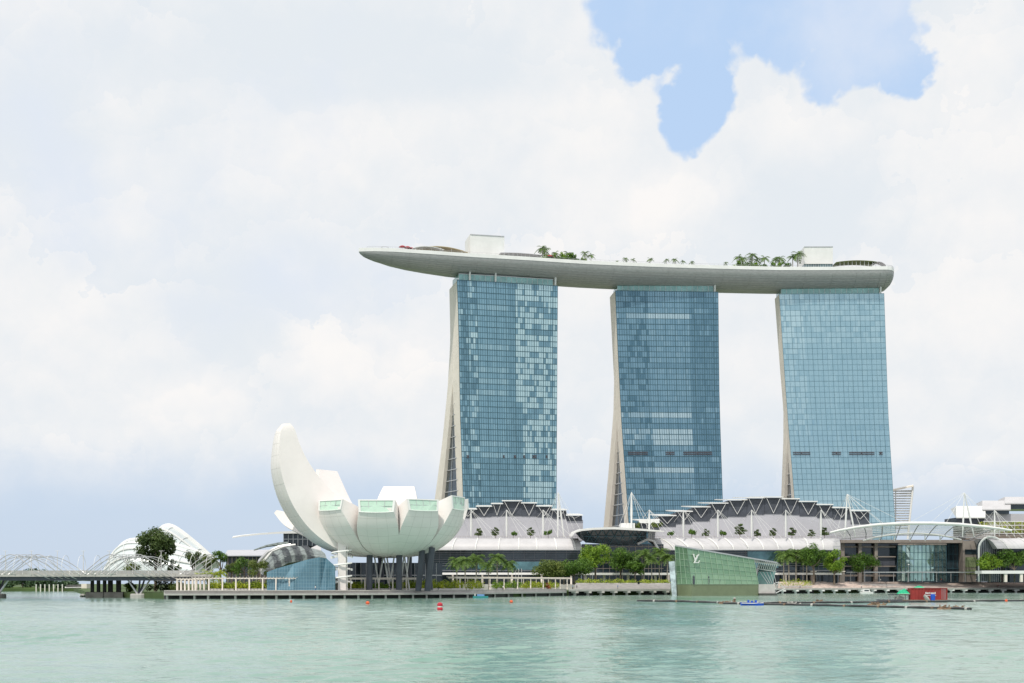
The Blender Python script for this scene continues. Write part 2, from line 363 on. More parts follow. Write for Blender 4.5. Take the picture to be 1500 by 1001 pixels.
def water_mesh():
    """Real wavelets where the water is near enough to show them, flat sheet beyond."""
    NR, NCOL = 640, 900; Y0, Y1 = 42.0, 415.0
    ys = Y0*(Y1/Y0)**np.linspace(0, 1, NR); u = np.linspace(-1, 1, NCOL)
    Yg = np.repeat(ys[:, None], NCOL, 1); Xg = u[None, :]*(ys[:, None]*.44+8)
    H = np.zeros_like(Xg); rg = np.random.default_rng(3); step = np.gradient(ys)[:, None]
    low = np.zeros_like(Xg)
    for _ in range(7):
        lx, ly = rg.uniform(25, 90), rg.uniform(40, 160); low += np.sin(2*np.pi*(Xg/lx+Yg/ly)+rg.uniform(0, 6.3)+.6*np.sin(Xg/31+rg.uniform(0, 6)))
    ruff = .50+.55/(1+np.exp(-low*1.1))
    for i in range(44):
        lam = .55*(13.0 ** rg.uniform(0, 1)); th = rg.normal(np.pi/2+.15, .55); k = 2*np.pi/lam
        sl = rg.uniform(.5, 1.3)*.034*(1.25 if lam < 2.5 else .7)
        vis = np.clip((lam/np.maximum(.15, abs(np.sin(th)))/step-2.2)/2.5, 0, 1)
        w1 = 1.4*np.sin(Xg/(5.3*lam)+Yg/(11*lam)+rg.uniform(0, 6.3))
        H += vis*sl/k*np.sin(k*(np.cos(th)*Xg+np.sin(th)*Yg)+w1+rg.uniform(0, 6.3))
    edge = np.clip((Y1-Yg)/60, 0, 1)*np.clip((1-np.abs(u))[None, :]*30, 0, 1)*np.clip((Yg-Y0)/3, 0, 1)
    H *= ruff*edge
    co = np.stack([Xg, Yg, H], -1).reshape(-1, 3)
    idx = np.arange(NR*NCOL).reshape(NR, NCOL)
    q = np.stack([idx[:-1, :-1], idx[:-1, 1:], idx[1:, 1:], idx[1:, :-1]], -1).reshape(-1, 4)
    # the sheet around it
    c00, c01, c10, c11 = idx[0, 0], idx[0, -1], idx[-1, 0], idx[-1, -1]; n0 = NR*NCOL
    far = np.array([(-5000, -900, 0), (5000, -900, 0), (5000, 1500, 0), (-5000, 1500, 0)], float)
    co = np.concatenate([co, far]); A, B_, C_, D_ = n0, n0+1, n0+2, n0+3
    q = np.concatenate([q, np.array([[A, B_, c01, c00], [B_, C_, c11, c01], [C_, D_, c10, c11], [D_, A, c00, c10]])])
    me = bpy.data.meshes.new('water'); me.vertices.add(len(co)); me.vertices.foreach_set('co', co.astype(np.float32).ravel())
    me.loops.add(q.size); me.loops.foreach_set('vertex_index', q.astype(np.int32).ravel())
    me.polygons.add(len(q)); me.polygons.foreach_set('loop_start', np.arange(0, q.size, 4, dtype=np.int32)); me.polygons.foreach_set('use_smooth', np.ones(len(q), bool))
    me.update(calc_edges=True); me.validate(); me.materials.append(water_mat())
    o = bpy.data.objects.new('water', me); C.objects.link(o); return o
struct(water_mesh(), 'pale green rippled bay water in front of the promenade', 'water')

SHORE = [(125, 462), (180, 440), (240, 420), (400, 426), (540, 435), (690, 457), (830, 533), (980, 580), (1150, 650), (1300, 700), (1600, 725)]
def shore(px): return interp(SHORE, px)
gp = [G(p, d+(26 if p < 235 else 6), 0) for p, d in SHORE] + [Vector((4500, 800, 0)), Vector((4500, 9000, 0)), Vector((-4500, 9000, 0)), Vector((-4500, 850, 0)), G(0, 842, 0), G(108, 838, 0), G(120, 640, 0)]
mb = MB(); mb.prism([(p.x, p.y) for p in gp], -1.0, 1.9)
struct(mb.build('ground', M['earth']), 'flat reclaimed land behind the waterfront', 'ground')
def strip(mb, pxs, k0, k1, z0, z1, m=0):
    secs = []
    for p in pxs:
        a, b = G(p, shore(p)+k0, 0), G(p, shore(p)+k1, 0)
        secs.append([(a.x, a.y, z0), (b.x, b.y, z0), (b.x, b.y, z1), (a.x, a.y, z1)])
    mb.loft(secs, m=m)
PX1 = [240, 300, 400, 470, 540, 620, 690, 760, 830]
mb = MB(); strip(mb, PX1, 3, 40, 1.35, 2.55); struct(mb.build('promenade', M['paving']), 'grey paved promenade along the water below the white lotus building', 'promenade')
prom = C.objects['promenade']
mb = MB(); strip(mb, PX1, 0, 3.2, 1.2, 1.75); strip(mb, PX1, 2.4, 3.0, 2.556, 2.80); mb.build('ledge', M['concrete'], prom)
mb = MB(); strip(mb, PX1, 3.5, 5.9, -.5, 1.34); mb.build('quay_wall', M['dark_concrete'], prom)  # undercroft shade put into the wall's dark colour
for i in range(30):
    p = 245+i*20; a = G(p, shore(p)+1.2, 0); mb = MB(); mb.box(a.x-.3, a.x+.3, a.y-.5, a.y+.8, -.6, 1.19); mb.build('pile', M['concrete'], prom)
PX2 = [833, 905, 980, 1060, 1150, 1225, 1300, 1400, 1500, 1600]
mb = MB(); strip(mb, PX2, -1, 40, 1.75, 2.6); struct(mb.build('boardwalk', M['concrete']), 'long pale boardwalk deck on white piles in front of the mall', 'boardwalk')
bw = C.objects['boardwalk']
mb = MB(); strip(mb, PX2, 5.5, 5.9, -.5, 1.74); mb.build('quay_wall', M['dark_concrete'], bw)  # dark wall colour stands in for shade below the boardwalk
q = 842
while q < 1560:
    a = G(q, shore(q)+.8, 0); mb = MB(); mb.box(a.x-1.5, a.x+1.5, a.y-1.4, a.y+1.4, 1.05, 1.74); mb.prism([(a.x-.55, a.y-.5), (a.x+.55, a.y-.5), (a.x+.55, a.y+.5), (a.x-.55, a.y+.5)], -.6, 1.05)
    mb.build('pile', M['white'] if q > 1140 else M['concrete'], bw); q += 19
# broad steps rise from the boardwalk to the mall
mb = MB()
for i in range(8): strip(mb, [1140, 1225, 1300, 1400, 1500, 1600], 9+i*3.2, 50, 2.0, 2.604+(i+1)*.42)
struct(mb.build('steps', M['timber']), 'broad brown timber steps between the boardwalk and the mall', 'steps')
mb = MB()
for i in range(5): strip(mb, [842, 905, 980, 1060, 1132], 10+i*3.4, 46, 1.9, 2.604+(i+1)*.42)
struct(mb.build('terrace_steps', M['paving']), 'low grey paved steps behind the boardwalk by the trees', 'steps')
mb = MB(); mb.prism([(X(600, 640), 640), (X(1145, 700), 690), (X(1600, 770), 770), (X(1600, 900), 900), (X(600, 900), 900)], 1.0, 4.6)
struct(mb.build('plinth', M['paving']), 'paved ground level in front of the mall', 'paving')

# ------------------------------------------------------------------ three towers
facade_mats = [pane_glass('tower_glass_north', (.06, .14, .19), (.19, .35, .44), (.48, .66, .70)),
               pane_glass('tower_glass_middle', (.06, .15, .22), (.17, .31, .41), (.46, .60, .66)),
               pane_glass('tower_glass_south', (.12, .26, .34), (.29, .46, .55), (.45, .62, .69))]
M['mullion'] = mat('blue_black_mullion', (.05, .115, .145), .4, .2)
M['mullion_pale'] = mat('slate_blue_mullion', (.11, .21, .26), .4, .2)
M['parapet_glass'] = mat('green_parapet_glass', (.24, .42, .42), .10, .25, var=.2, scale=.2)
M['louvre_metal'] = mat('slate_louvre', (.13, .14, .16), .5)
M['louvre'] = mat('brown_louvres', (.085, .08, .095), .7)
ZT, ZB = 188.0, 2.0
def tower(idx, label, Bp, Cp, Ap, Mp, Rp, Fp, dB, dC, depth, slots, seed):
    """Bp/Cp: left/right edge of the glass face; Ap: outer edge of the rear slab; Mp: joint of the slabs above the crotch;
    Rp / Fp: inner edges of the rear and the front leg (photograph rows -> columns)."""
    rnd = random.Random(seed)
    root = thing('hotel_tower', label, 'tower', (X((interp(Bp, 855)+interp(Cp, 855))/2, dB+10), (dB+dC)/2+10, ZB), 'three glass hotel towers under the roof deck')
    def row(z, d): return HY-(z-CAMZ)*FOC/d
    def bulge(z): return -7.0*max(0, 1-(z/95.0))**1.7           # the glass face sweeps out towards its foot
    def ptB(z): d = dB+bulge(z); return Vector((X(interp(Bp, row(z, d)), d), d, z))
    def ptC(z): d = dC+bulge(z); return Vector((X(interp(Cp, row(z, d)), d), d, z))
    crotch = Mp[-1][0]; zc = Z(crotch, dB+12)
    front_t = depth*.45
    # front slab body
    zs = [ZB+(ZT-ZB)*i/28 for i in range(29)]
    def left_inner(z, d):
        r = row(z, d); return X(interp(Mp, r) if r <= crotch else interp(Fp, r), d)
    secs = []
    for z in zs:
        b, c = ptB(z), ptC(z); b = b+Vector((0, .5, 0)); c = c+Vector((0, .5, 0)); db = b.y+front_t
        m_ = Vector((left_inner(z, db), db, z)); e = c+Vector((-1.5, front_t, 0))
        secs.append([b, c, e, m_])
    mb = MB(); mb.loft(secs); mb.build('front_slab', M['cream'], root)
    # rear slab, leaning away towards its foot
    secs = []
    for z in zs:
        k = max(0, (zc-z)/zc)**1.15*34; d0 = dB+front_t+.3+k; d1 = dB+depth+k*1.05; r0, r1 = row(z, d0), row(z, d1)
        xr = X(interp(Mp, r0) if r0 <= crotch else interp(Rp, r0), d0)
        xa = X(interp(Ap, r1), d1)
        wd = (ptC(z).x-ptB(z).x)-3
        secs.append([(xr, d0, z), (xr+wd, d0+(dC-dB), z), (xa+wd, d1+(dC-dB), z), (xa, d1, z)])
    mb = MB(); mb.loft(secs); mb.build('rear_slab', M['cream'], root)
    # dark glazed atrium between the legs
    secs = []
    for z in zs:
        if z > zc+2: continue
        b = ptB(z); k = max(0, (zc-z)/zc)**1.15*34; d0 = dB+front_t-2+bulge(z); d1 = dB+front_t+2+k
        xf = X(interp(Fp, row(z, d0)), d0)+1.2; xr = X(interp(Rp, row(z, d1)), d1)+1.6; wd = ptC(z).x-b.x-14
        sk = (dC-dB)*.85; secs.append([(xf, d0, z), (xf+wd, d0+sk, z), (xr+wd, d1+sk, z), (xr, d1, z)])
    at = MB(); at.loft(secs); ab = at.build('atrium_glazing', M['dark_glass'], root)
    mm = MB()
    for q in range(1, len(secs)):
        s0 = secs[q]; mm.beam(Vector(s0[0])+Vector((-.25, 0, 0)), Vector(s0[3])+Vector((-.25, 0, 0)), .5)
    mm.tube([Vector(q_[0]).lerp(Vector(q_[3]), .5)+Vector((-.3, 0, 0)) for q_ in secs], .2, 4); mm.build('transom', M['silver'], ab)
    # curtain wall: panes set one by one, each a hair out of true
    NF, NC = 54, 42
    fm = MB(); runs = [0.0]*NC
    zf = [ZB+(ZT-ZB)*i/NF for i in range(NF+1)]
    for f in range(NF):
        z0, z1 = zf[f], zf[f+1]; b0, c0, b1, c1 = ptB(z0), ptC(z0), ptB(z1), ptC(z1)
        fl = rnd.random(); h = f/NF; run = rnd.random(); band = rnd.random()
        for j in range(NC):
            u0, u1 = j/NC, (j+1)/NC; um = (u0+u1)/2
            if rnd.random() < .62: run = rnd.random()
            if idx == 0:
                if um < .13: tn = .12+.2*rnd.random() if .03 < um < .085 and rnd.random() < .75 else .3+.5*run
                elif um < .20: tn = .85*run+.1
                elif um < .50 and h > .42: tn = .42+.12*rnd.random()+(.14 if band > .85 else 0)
                elif um < .56 or (um < .64 and h < .6): tn = .30+.14*rnd.random()  # central dark zone: a building's reflection painted into the pane tone
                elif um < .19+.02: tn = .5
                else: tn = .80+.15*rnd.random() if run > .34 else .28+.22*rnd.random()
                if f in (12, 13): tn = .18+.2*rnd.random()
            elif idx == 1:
                if um > .72: tn = .16+.14*rnd.random() + (.25 if run > .92 else 0)  # dark right side: reflection painted into the pane tone
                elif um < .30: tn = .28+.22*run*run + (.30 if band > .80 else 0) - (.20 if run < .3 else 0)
                else: tn = .42+.14*rnd.random() + (.38 if band > .74 and h > .35 else 0) - (.16 if band < .18 and .35 < h < .8 else 0)  # bright and dark bands: reflections painted into the pane tone
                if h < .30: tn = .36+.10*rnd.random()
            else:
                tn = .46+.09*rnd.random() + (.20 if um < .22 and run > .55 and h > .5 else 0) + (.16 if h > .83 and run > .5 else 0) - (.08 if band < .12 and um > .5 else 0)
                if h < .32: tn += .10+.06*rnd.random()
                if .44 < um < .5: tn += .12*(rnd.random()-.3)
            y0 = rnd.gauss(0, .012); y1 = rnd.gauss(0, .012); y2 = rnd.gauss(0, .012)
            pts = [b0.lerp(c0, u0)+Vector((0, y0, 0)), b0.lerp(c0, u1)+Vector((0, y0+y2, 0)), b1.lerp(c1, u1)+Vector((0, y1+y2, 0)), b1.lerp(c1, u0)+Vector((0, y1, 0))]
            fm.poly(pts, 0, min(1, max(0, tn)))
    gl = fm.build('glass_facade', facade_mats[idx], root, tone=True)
    gl['kind'] = 'thing'
    mm = MB()
    for f in range(NF+1):
        z = zf[f]; th = (.24 if f % 2 else .34) if idx < 2 else (.14 if f % 2 else .20)
        mm.beam(ptB(z)+Vector((0, -.02, 0)), ptC(z)+Vector((0, -.02, 0)), th)
    for j in range(0, NC+1):
        if j % 2 and idx == 2: continue
        wd = (.40 if j % 4 == 0 else .20) if idx < 2 else (.24 if j % 4 == 0 else .13)
        mm.tube([ptB(z).lerp(ptC(z), j/NC)+Vector((0, -.06, 0)) for z in zf[::6]], wd*.6, 4)
    mm.build('mullions', M['mullion'] if idx < 2 else M['mullion_pale'], gl)
    for (a, b, py) in slots:
        d = dB-.6+bulge(Z(py, dB)); dd = lambda p: d + (dC-dB)*max(0, min(1, (p-interp(Bp, py))/(interp(Cp, py)-interp(Bp, py))))
        lv = MB()
        for k in (0, 1): lv.beam(P(a, py-1.3+2.7*k, dd(a)), P(b, py-1.3+2.7*k, dd(b)), .55)
        m_ = (a+b)/2; lv.beam(P(m_, py-1.3, dd(m_)), P(m_, py+1.4, dd(m_)), .5)
        lv.build('louvre_slot', M['louvre'], root)
    # setback glass crown below the roof deck
    b, c = ptB(ZT), ptC(ZT); ux = (c-b).normalized(); uy = Vector((-ux.y, ux.x, 0)); L = (c-b).length
    def q(u, v, z): p = b+ux*u+uy*v; return (p.x, p.y, z)
    mb = MB(); mb.loft([[q(1.5, 2, z), q(L-2.5, 2, z), q(L-2.5, 20, z), q(1.5, 20, z)] for z in (ZT-.5, ZT+4.2)]); pg = mb.build('glass_parapet', M['parapet_glass'], root)
    mm = MB()
    for k in range(19):
        u = 1.5+(L-4)*k/18; mm.beam(q(u, 1.9, ZT-.4), q(u, 1.9, ZT+4.3), .16)
    mm.beam(q(1.5, 1.9, ZT+4.3), q(L-2.5, 1.9, ZT+4.3), .3); mm.build('parapet_frame', M['silver'], pg)
    mb = MB(); mb.loft([[q(4, 5, z), q(L-6, 5, z), q(L-6, 22, z), q(4, 22, z)] for z in (ZT+4.0, ZT+9.0)]); mb.build('plant_storey', M['dark_metal'], root)
    mb = MB(); mb.loft([[q(L*.30, 3.2, z), q(L*.62, 3.2, z), q(L*.62, 6, z), q(L*.30, 6, z)] for z in (ZT+4.1, ZT+6.2)]); mb.build('plant_screen', M['grey_wall'], root)
    for u in ((8, .38*L, .98*L) if idx == 0 else (.97*L,)):
        mb = MB(); mb.tube([q(u, .8, ZT-1), q(u, .6, ZT+4), q(u+.6, 1.5, ZT+8)], [.55, .6, .45], 5); mb.build('hull_strut', M['white'], root)
    return root
tower(0, 'leftmost of three glass hotel towers, behind the white lotus building, with many pale curtained panes', [(411, 669.5), (477, 672), (600, 674), (729, 678.5), (855, 682)], [(419, 817), (560, 816), (735, 815), (855, 814)],
      [(414, 658), (495, 659.7), (523, 658.5), (572, 655.5), (652, 647.5), (727, 637.5), (855, 620)], [(412, 664.5), (495, 665), (561, 663)],
      [(561, 663), (579, 661.5), (652, 654.5), (727, 647), (855, 634)], [(561, 663), (590, 664), (727, 669.5), (855, 675)], 790, 806, 26,
      [(684, 687, 669), (737, 739, 669), (753, 756, 669), (767, 769, 669), (780, 786, 669), (800, 802, 669)], 3)
tower(1, 'middle of three glass hotel towers, darkest blue, with pale reflected bands across it', [(426, 901.4), (511, 905), (622, 910.7), (766, 921), (855, 927)], [(428, 1052), (585, 1053.7), (733, 1058.5), (855, 1063)],
      [(430, 893), (559, 899.6), (607, 898.5), (690, 891.5), (768, 884.5), (855, 876)], [(428, 897), (559, 903), (614, 903.5)],
      [(614, 903.5), (690, 899), (768, 892), (855, 884)], [(614, 903.5), (690, 908), (768, 914.5), (855, 921)], 819, 823, 19,
      [(920, 949, 664), (975, 988, 664), (1001, 1043, 664)], 5)
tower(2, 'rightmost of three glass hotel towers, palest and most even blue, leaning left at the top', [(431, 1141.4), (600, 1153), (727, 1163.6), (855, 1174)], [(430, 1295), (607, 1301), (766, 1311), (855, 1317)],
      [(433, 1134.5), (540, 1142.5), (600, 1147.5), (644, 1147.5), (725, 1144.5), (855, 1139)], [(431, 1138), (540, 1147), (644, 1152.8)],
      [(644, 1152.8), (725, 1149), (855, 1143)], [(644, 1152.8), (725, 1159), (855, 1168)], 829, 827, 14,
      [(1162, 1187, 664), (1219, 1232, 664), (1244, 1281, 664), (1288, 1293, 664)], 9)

# ------------------------------------------------------------------ roof deck across the three towers
M['seam'] = mat('grey_seam', (.27, .27, .26), .6)
sky_root = thing('roof_deck', 'long grey boat-shaped roof deck laid across the three hotel towers', 'roof deck', (X(920, 815), 815, 189))
RIM = [(525, 366.5), (545, 366), (570, 366.5), (620, 369.5), (690, 374.5), (770, 379), (850, 384.5), (930, 388), (1000, 390.5), (1080, 392.5), (1150, 394), (1230, 393.8), (1308, 393), (1330, 392.8)]
ZR = 201.7
def rim(px): d = FOC*(ZR-CAMZ)/(HY-interp(RIM, px)); return Vector((X(px, d), d, ZR))
def hull_secs():
    secs = []; deck = []
    pxs = [525.5, 527, 531, 537, 546, 558, 575, 600, 630, 665, 700, 740, 780, 820, 860, 900, 940, 980, 1020, 1060, 1100, 1140, 1180, 1220, 1255, 1275, 1290, 1300, 1307, 1312, 1315, 1316.5]
    for i, p in enumerate(pxs):
        a = rim(p)
        t = (rim(p+6)-rim(max(525, p-6))).normalized(); nrm = Vector((-t.y, t.x, 0))
        w = 38*min(1, (max(0, (p-525)/215))**.5)
        if p > 1290: w *= math.sqrt(max(.02, 1-((p-1290)/27)**4))
        hd = interp([(525, 1.2), (528, 3.2), (534, 4.8), (546, 6.3), (570, 8.2), (600, 9.7), (650, 10.9), (740, 11.4), (780, 11.5), (900, 12.2), (1050, 12.6), (1240, 12.6), (1300, 12.4), (1317, 10.6)], p)*.84
        if p > 1304: hd *= math.sqrt(max(.2, 1-((p-1304)/13.5)**2))
        cen = a+nrm*(w/2 if p < 1000 else 19)
        n = 20; q = []
        for k in range(n+1):
            th = math.pi*k/n; cc = math.cos(th); ss = math.sin(th)**.75
            q.append(cen - nrm*(w/2*cc) + Vector((0, 0, -hd*ss-(.0))))
        secs.append(q); deck.append((cen-nrm*(w/2), cen+nrm*(w/2), nrm, w))
    return pxs, secs, deck
pxs, secs, deck = hull_secs()
mb = MB(); mb.loft(secs); hull = mb.build('hull', M['hull'], sky_root, True)
mb = MB()                                       # raised plate seams on the hull
for q in secs[3::1]:
    pass
for fr in range(2, 9):
    mb.tube([s[fr] + Vector((0, -.03, -.03)) for s in secs[2:-1]], .10, 4)
for s in secs[6:-4]: mb.tube([p+Vector((0, -.04, -.04)) for p in s[1:9]], .08, 4)
mb.build('plate_seam', M['seam'], hull)
mb = MB()
for f_, r_, nrm, w_ in deck: pass
par = [[f_+Vector((0, 0, -.9))+nrm*-.12, f_+Vector((0, 0, -.9))+nrm*.3, f_+Vector((0, 0, 1.25))+nrm*.55, f_+Vector((0, 0, 1.25))+nrm*-.05] for f_, r_, nrm, w_ in deck]
mb.loft(par); par = [[r_+Vector((0, 0, -.9))+nrm*.12, r_+Vector((0, 0, -.9))-nrm*.3, r_+Vector((0, 0, 1.25))-nrm*.55, r_+Vector((0, 0, 1.25))+nrm*.05] for f_, r_, nrm, w_ in deck]
mb.loft(par); mb.build('white_rim', M['white'], sky_root)
mb = MB()
for a, b in zip(deck, deck[1:]):
    mb.poly([a[0]+Vector((0, 0, .1)), b[0]+Vector((0, 0, .1)), b[1]+Vector((0, 0, .1)), a[1]+Vector((0, 0, .1))])
mb.build('deck', M['paving'], sky_root)
mb = MB(); rl = [(f_+nrm*1.0, p) for (f_, r_, nrm, w_), p in zip(deck, pxs) if p > 531]
mb.tube([p+Vector((0, 0, 2.3)) for p, _ in rl], .07, 4)
for i in range(len(rl)-1):
    for k in range(6):
        p = rl[i][0].lerp(rl[i+1][0], k/6); mb.beam(p+Vector((0, 0, .9)), p+Vector((0, 0, 2.3)), .09)
mb.build('railing', M['silver'], sky_root)
def on_deck(px, off): a = rim(px); t = (rim(px+6)-rim(px-6)).normalized(); return a+Vector((-t.y, t.x, 0))*off + Vector((0, 0, .1)), t
def deck_box(name, label, cat, p0, p1, off, dep, z0, z1, m, px_side=0):
    a, t = on_deck(p0, off); b, _ = on_deck(p1, off); n = Vector((-(b-a).normalized().y, (b-a).normalized().x, 0))
    root = thing(name, label, cat, (a.x, a.y, ZR))
    mb = MB(); pl = [a, b, b+n*dep, a+n*dep]; mb.prism([(p.x, p.y) for p in pl], ZR+z0, ZR+z1); mb.build('walls', m, root)
    return root, a, b, n
for (p0, p1, top, lab, dk) in ((694.5, 745, 343.5, 'white windowless lift house on the deck above the left tower', 0), (1184, 1226.5, 361.5, 'white windowless lift house on the deck above the right tower', 1)):
    d = rim(p0).y+12; zt = Z(top, d)
    root, a, b, n = deck_box('lift_house', lab, 'lift house', p0, p1, 12, 17, 6.0 if dk else 0.1, zt-ZR, M['white'])
    mb = MB(); g = .25; c0 = a-n*g; mb.beam(a+Vector((0, -.1, zt-ZR-.2)), b+Vector((0, -.1, zt-ZR-.2)), .4); mb.build('coping', M['grey_wall'], root)
    if dk:
        mb = MB(); mb.prism([((a+n*1).x, (a+n*1).y), ((b+n*1).x, (b+n*1).y), ((b+n*16).x, (b+n*16).y), ((a+n*16).x, (a+n*16).y)], ZR+.2, ZR+6.0); gs = mb.build('glazed_storey', M['mid_glass'], root)
        mb = MB()
        for k in range(13):
            p = a.lerp(b, k/12)+n*.9; mb.beam(p+Vector((0, 0, .2)), p+Vector((0, 0, 6.0)), .2)
        mb.build('mullions', M['silver'], gs)
    else:
        mb = MB(); p = a.lerp(b, .55)+n*8; mb.tube([p+Vector((0, 0, zt-ZR)), p+Vector((0, 0, zt-ZR+1.6))], .5, 6); mb.build('roof_vent', M['grey_wall'], root)
# tan curved canopy and lounges over the left end
M['tan'] = mat('tan_canvas', (.50, .43, .28), .8)
M['red'] = mat('red_canvas', (.42, .045, .06), .7)
def curved_canopy(name, label, p0, p1, off, width, h0, h1, m, posts=6):
    root = thing(name, label, 'canopy', tuple(on_deck(p0, off)[0])); s2 = []
    for i in range(11):
        p = p0+(p1-p0)*i/10; a, t = on_deck(p, off); n = Vector((-t.y, t.x, 0)); z = h0+(h1-h0)*math.sin(math.pi*i/10)**.8
        s2.append([a+Vector((0, 0, z)), a+n*width+Vector((0, 0, z+.5)), a+n*width+Vector((0, 0, z+.8)), a+Vector((0, 0, z+.3))])
    mb = MB(); mb.loft(s2); mb.build('roof', m, root)
    for i in range(posts):
        k = 1+int(i*8/(posts-1)); p = p0+(p1-p0)*k/10; a, t = on_deck(p, off+1.2); z = h0+(h1-h0)*math.sin(math.pi*k/10)**.8
        mb = MB(); mb.beam(a, a+Vector((0, 0, z)), .22); mb.build('post', M['white'], root)
    return root
curved_canopy('deck_canopy', 'thin tan curved canopy on the deck left of the taller white lift house', 612, 690, 8, 14, 3.4, 6.0, M['tan'])
curved_canopy('lounge_roof', 'white low curved lounge roof on the deck edge below the tan canopy', 606, 652, 2, 6, 2.4, 3.9, M['white'], 4)
curved_canopy('deck_shelter', 'grey flat shelter roof on the deck right of the taller white lift house', 737, 800, 7, 12, 4.3, 4.7, M['grey_wall'], 8)
curved_canopy('bar_roof', 'long green-edged shelter roof at the right end of the deck', 1228, 1288, 6, 14, 5.2, 6.2, M['leaf_olive'], 9)
curved_canopy('end_pergola', 'small grey pergola at the right tip of the deck', 1280, 1302, 7, 8, 3.2, 5.6, M['grey_wall'], 4)
def parasol(px, off, label, m):
    a, t = on_deck(px, off); root = thing('parasol', label, 'parasol', tuple(a))
    mb = MB(); mb.tube([a, a+Vector((0, 0, 3.9))], .06, 5); mb.build('pole', M['white'], root)
    mb = MB(); mb.lathe([(2.4, 3.1), (1.3, 3.8), (.05, 4.2)], a, 8); mb.build('canopy', m, root)
parasol(591, 4, 'small red parasol near the left tip of the deck', M['red']); parasol(599, 5, 'wide red parasol beside the tan canopy on the deck', M['red']); parasol(605, 7, 'red parasol half under the end of the tan canopy', M['red'])
parasol(808, 4, 'red parasol between the palms above the gap between left and middle tower', M['red']); parasol(813, 6, 'second red parasol among the palms right of the left tower', M['red'])
a, t = on_deck(563, 12); root = thing('ring_mast', 'thin mast with a flat ring at the left tip of the deck', 'mast', tuple(a))
mb = MB(); mb.tube([a, a+Vector((0, 0, 4.2))], .06, 5); mb.build('pole', M['silver'], root)
mb = MB(); mb.tube([a+Vector((2.2*math.cos(k*.3927), 2.2*math.sin(k*.3927), 4.3)) for k in range(17)], .14, 4); mb.build('ring', M['silver'], root)
# rooftop palms and shrubs
rp = make_palm('deck_palm', 'x', 4.2, 2.1, 11, 'palms on the roof deck', nf=13, trunk_r=.14, lw=.05)
rp2 = make_palm('deck_palm', 'x', 5.0, 2.6, 12, 'palms on the roof deck', nf=15, trunk_r=.16, lw=.06)
spots = [(800, 8, 1.2), (808, 14, 1.4), (820, 9, .9), (838, 9, 1.1), (846, 15, 1.0), (860, 6, 1.1), (869, 6, .8), (907, 5, .55), (920, 6, .8), (931, 6, .85), (956, 6, .85), (980, 6, .95), (992, 6, .9), (1004, 6, .85), (1017, 6, .7), (1067, 6, .8),
         (1088, 9, 1.15), (1096, 14, 1.4), (1107, 8, 1.3), (1116, 12, 1.2), (1125, 8, 1.1), (1142, 9, 1.2), (1150, 14, 1.3), (1165, 8, 1.4), (1173, 9, 1.5)]
for i, (px, off, sc) in enumerate(spots):
    a, t = on_deck(px, off)
    if px < 880: lab = f'roof deck palm in the clump above the left gap, {ORD[i]} from the left'
    elif px < 1080: lab = f'lone small palm above the middle tower, {ORD[i-7]} from the left'
    else: lab = f'bushy palm left of the right lift house, {ORD[i-16]} from the left'
    sc *= 1.55 if (px < 880 or px > 1080) else 1.25
    o = dup(rp if i % 2 else rp2, a, i*1.3, lab, sc) if i > 1 else (rp2 if i == 0 else rp)
    if i < 2: o.location = a; o.scale = (sc,)*3; o['label'] = lab
sh = []
for i, (px, off, rx, h) in enumerate([(801, 4, 2.2, 3.2), (806, 5, 1.6, 2.2), (824, 4, 2.4, 3.0), (832, 6, 2.2, 4.0), (840, 4, 2.4, 4.2), (849, 4, 2.4, 3.0), (858, 4, 1.6, 2.6), (812, 5, 2.4, 4.4), (818, 6, 2.2, 4.0), (828, 4, 2.4, 4.2), (836, 5, 2.6, 4.8), (845, 5, 2.4, 4.2), (1082, 4, 2.2, 3.0), (1090, 4, 2.6, 3.5), (1100, 5, 2.6, 4.0), (1110, 4, 2.6, 3.6), (1121, 4, 2.2, 2.6), (1137, 4, 2.4, 3.2), (1147, 4, 2.6, 3.6), (1157, 5, 2.4, 3.0)]):
    rnd = random.Random(40+i); a, t = on_deck(px, off)
    r = thing('deck_shrub', (f'roof deck shrub under palms above the left gap, {ORD[i]} from the left' if px < 900 else f'shrub under bushy palms by the right lift house, {ORD[i-12]} from the left'), 'shrub', (0, 0, 0), 'shrubs on the roof deck')
    cb = MB(); leaves(cb, crown_lobes(rnd, 0, 0, h*.5, rx, h*.5, 6), 160, .45, rnd); cb.build('foliage', M['leaf_bright'] if i % 3 == 0 else M['leaf_tree'], r)
    tb = MB(); tb.tube([(0, 0, 0), (0, 0, h*.5)], .1, 4); tb.build('stem', M['bark'], r); r.location = a; r.scale = (1.25, 1.25, 1.65)

# ------------------------------------------------------------------ the white lotus building
CX, CY = X(567, 455), 455.0
mus = thing('lotus_museum', 'white lotus-shaped building of big upturned petals beside the water', 'museum', (CX, CY, 2.5))
M['skylight'] = mat('pale_green_skylight', (.54, .73, .60), .08, .15, var=.04, scale=.5)
M['petal_gap_shade'] = mat('petal_core_shadow', (.34, .33, .31), .8)  # dark grey core colour stands in for shade in the petal gaps
M['joint'] = mat('shell_joint', (.55, .53, .49), .6)
def smooth_tab(pts, n):                       # Catmull-Rom through points
    out = []
    for i in range(len(pts)-1):
        p0 = pts[max(i-1, 0)]; p1 = pts[i]; p2 = pts[i+1]; p3 = pts[min(i+2, len(pts)-1)]
        for k in range(n):
            t = k/n; out.append(tuple(.5*((2*b)+(-a+c)*t+(2*a-5*b+4*c-d)*t*t+(-a+3*b-3*c+d)*t**3) for a, b, c, d in zip(p0, p1, p2, p3)))
    out.append(tuple(pts[-1])); return out
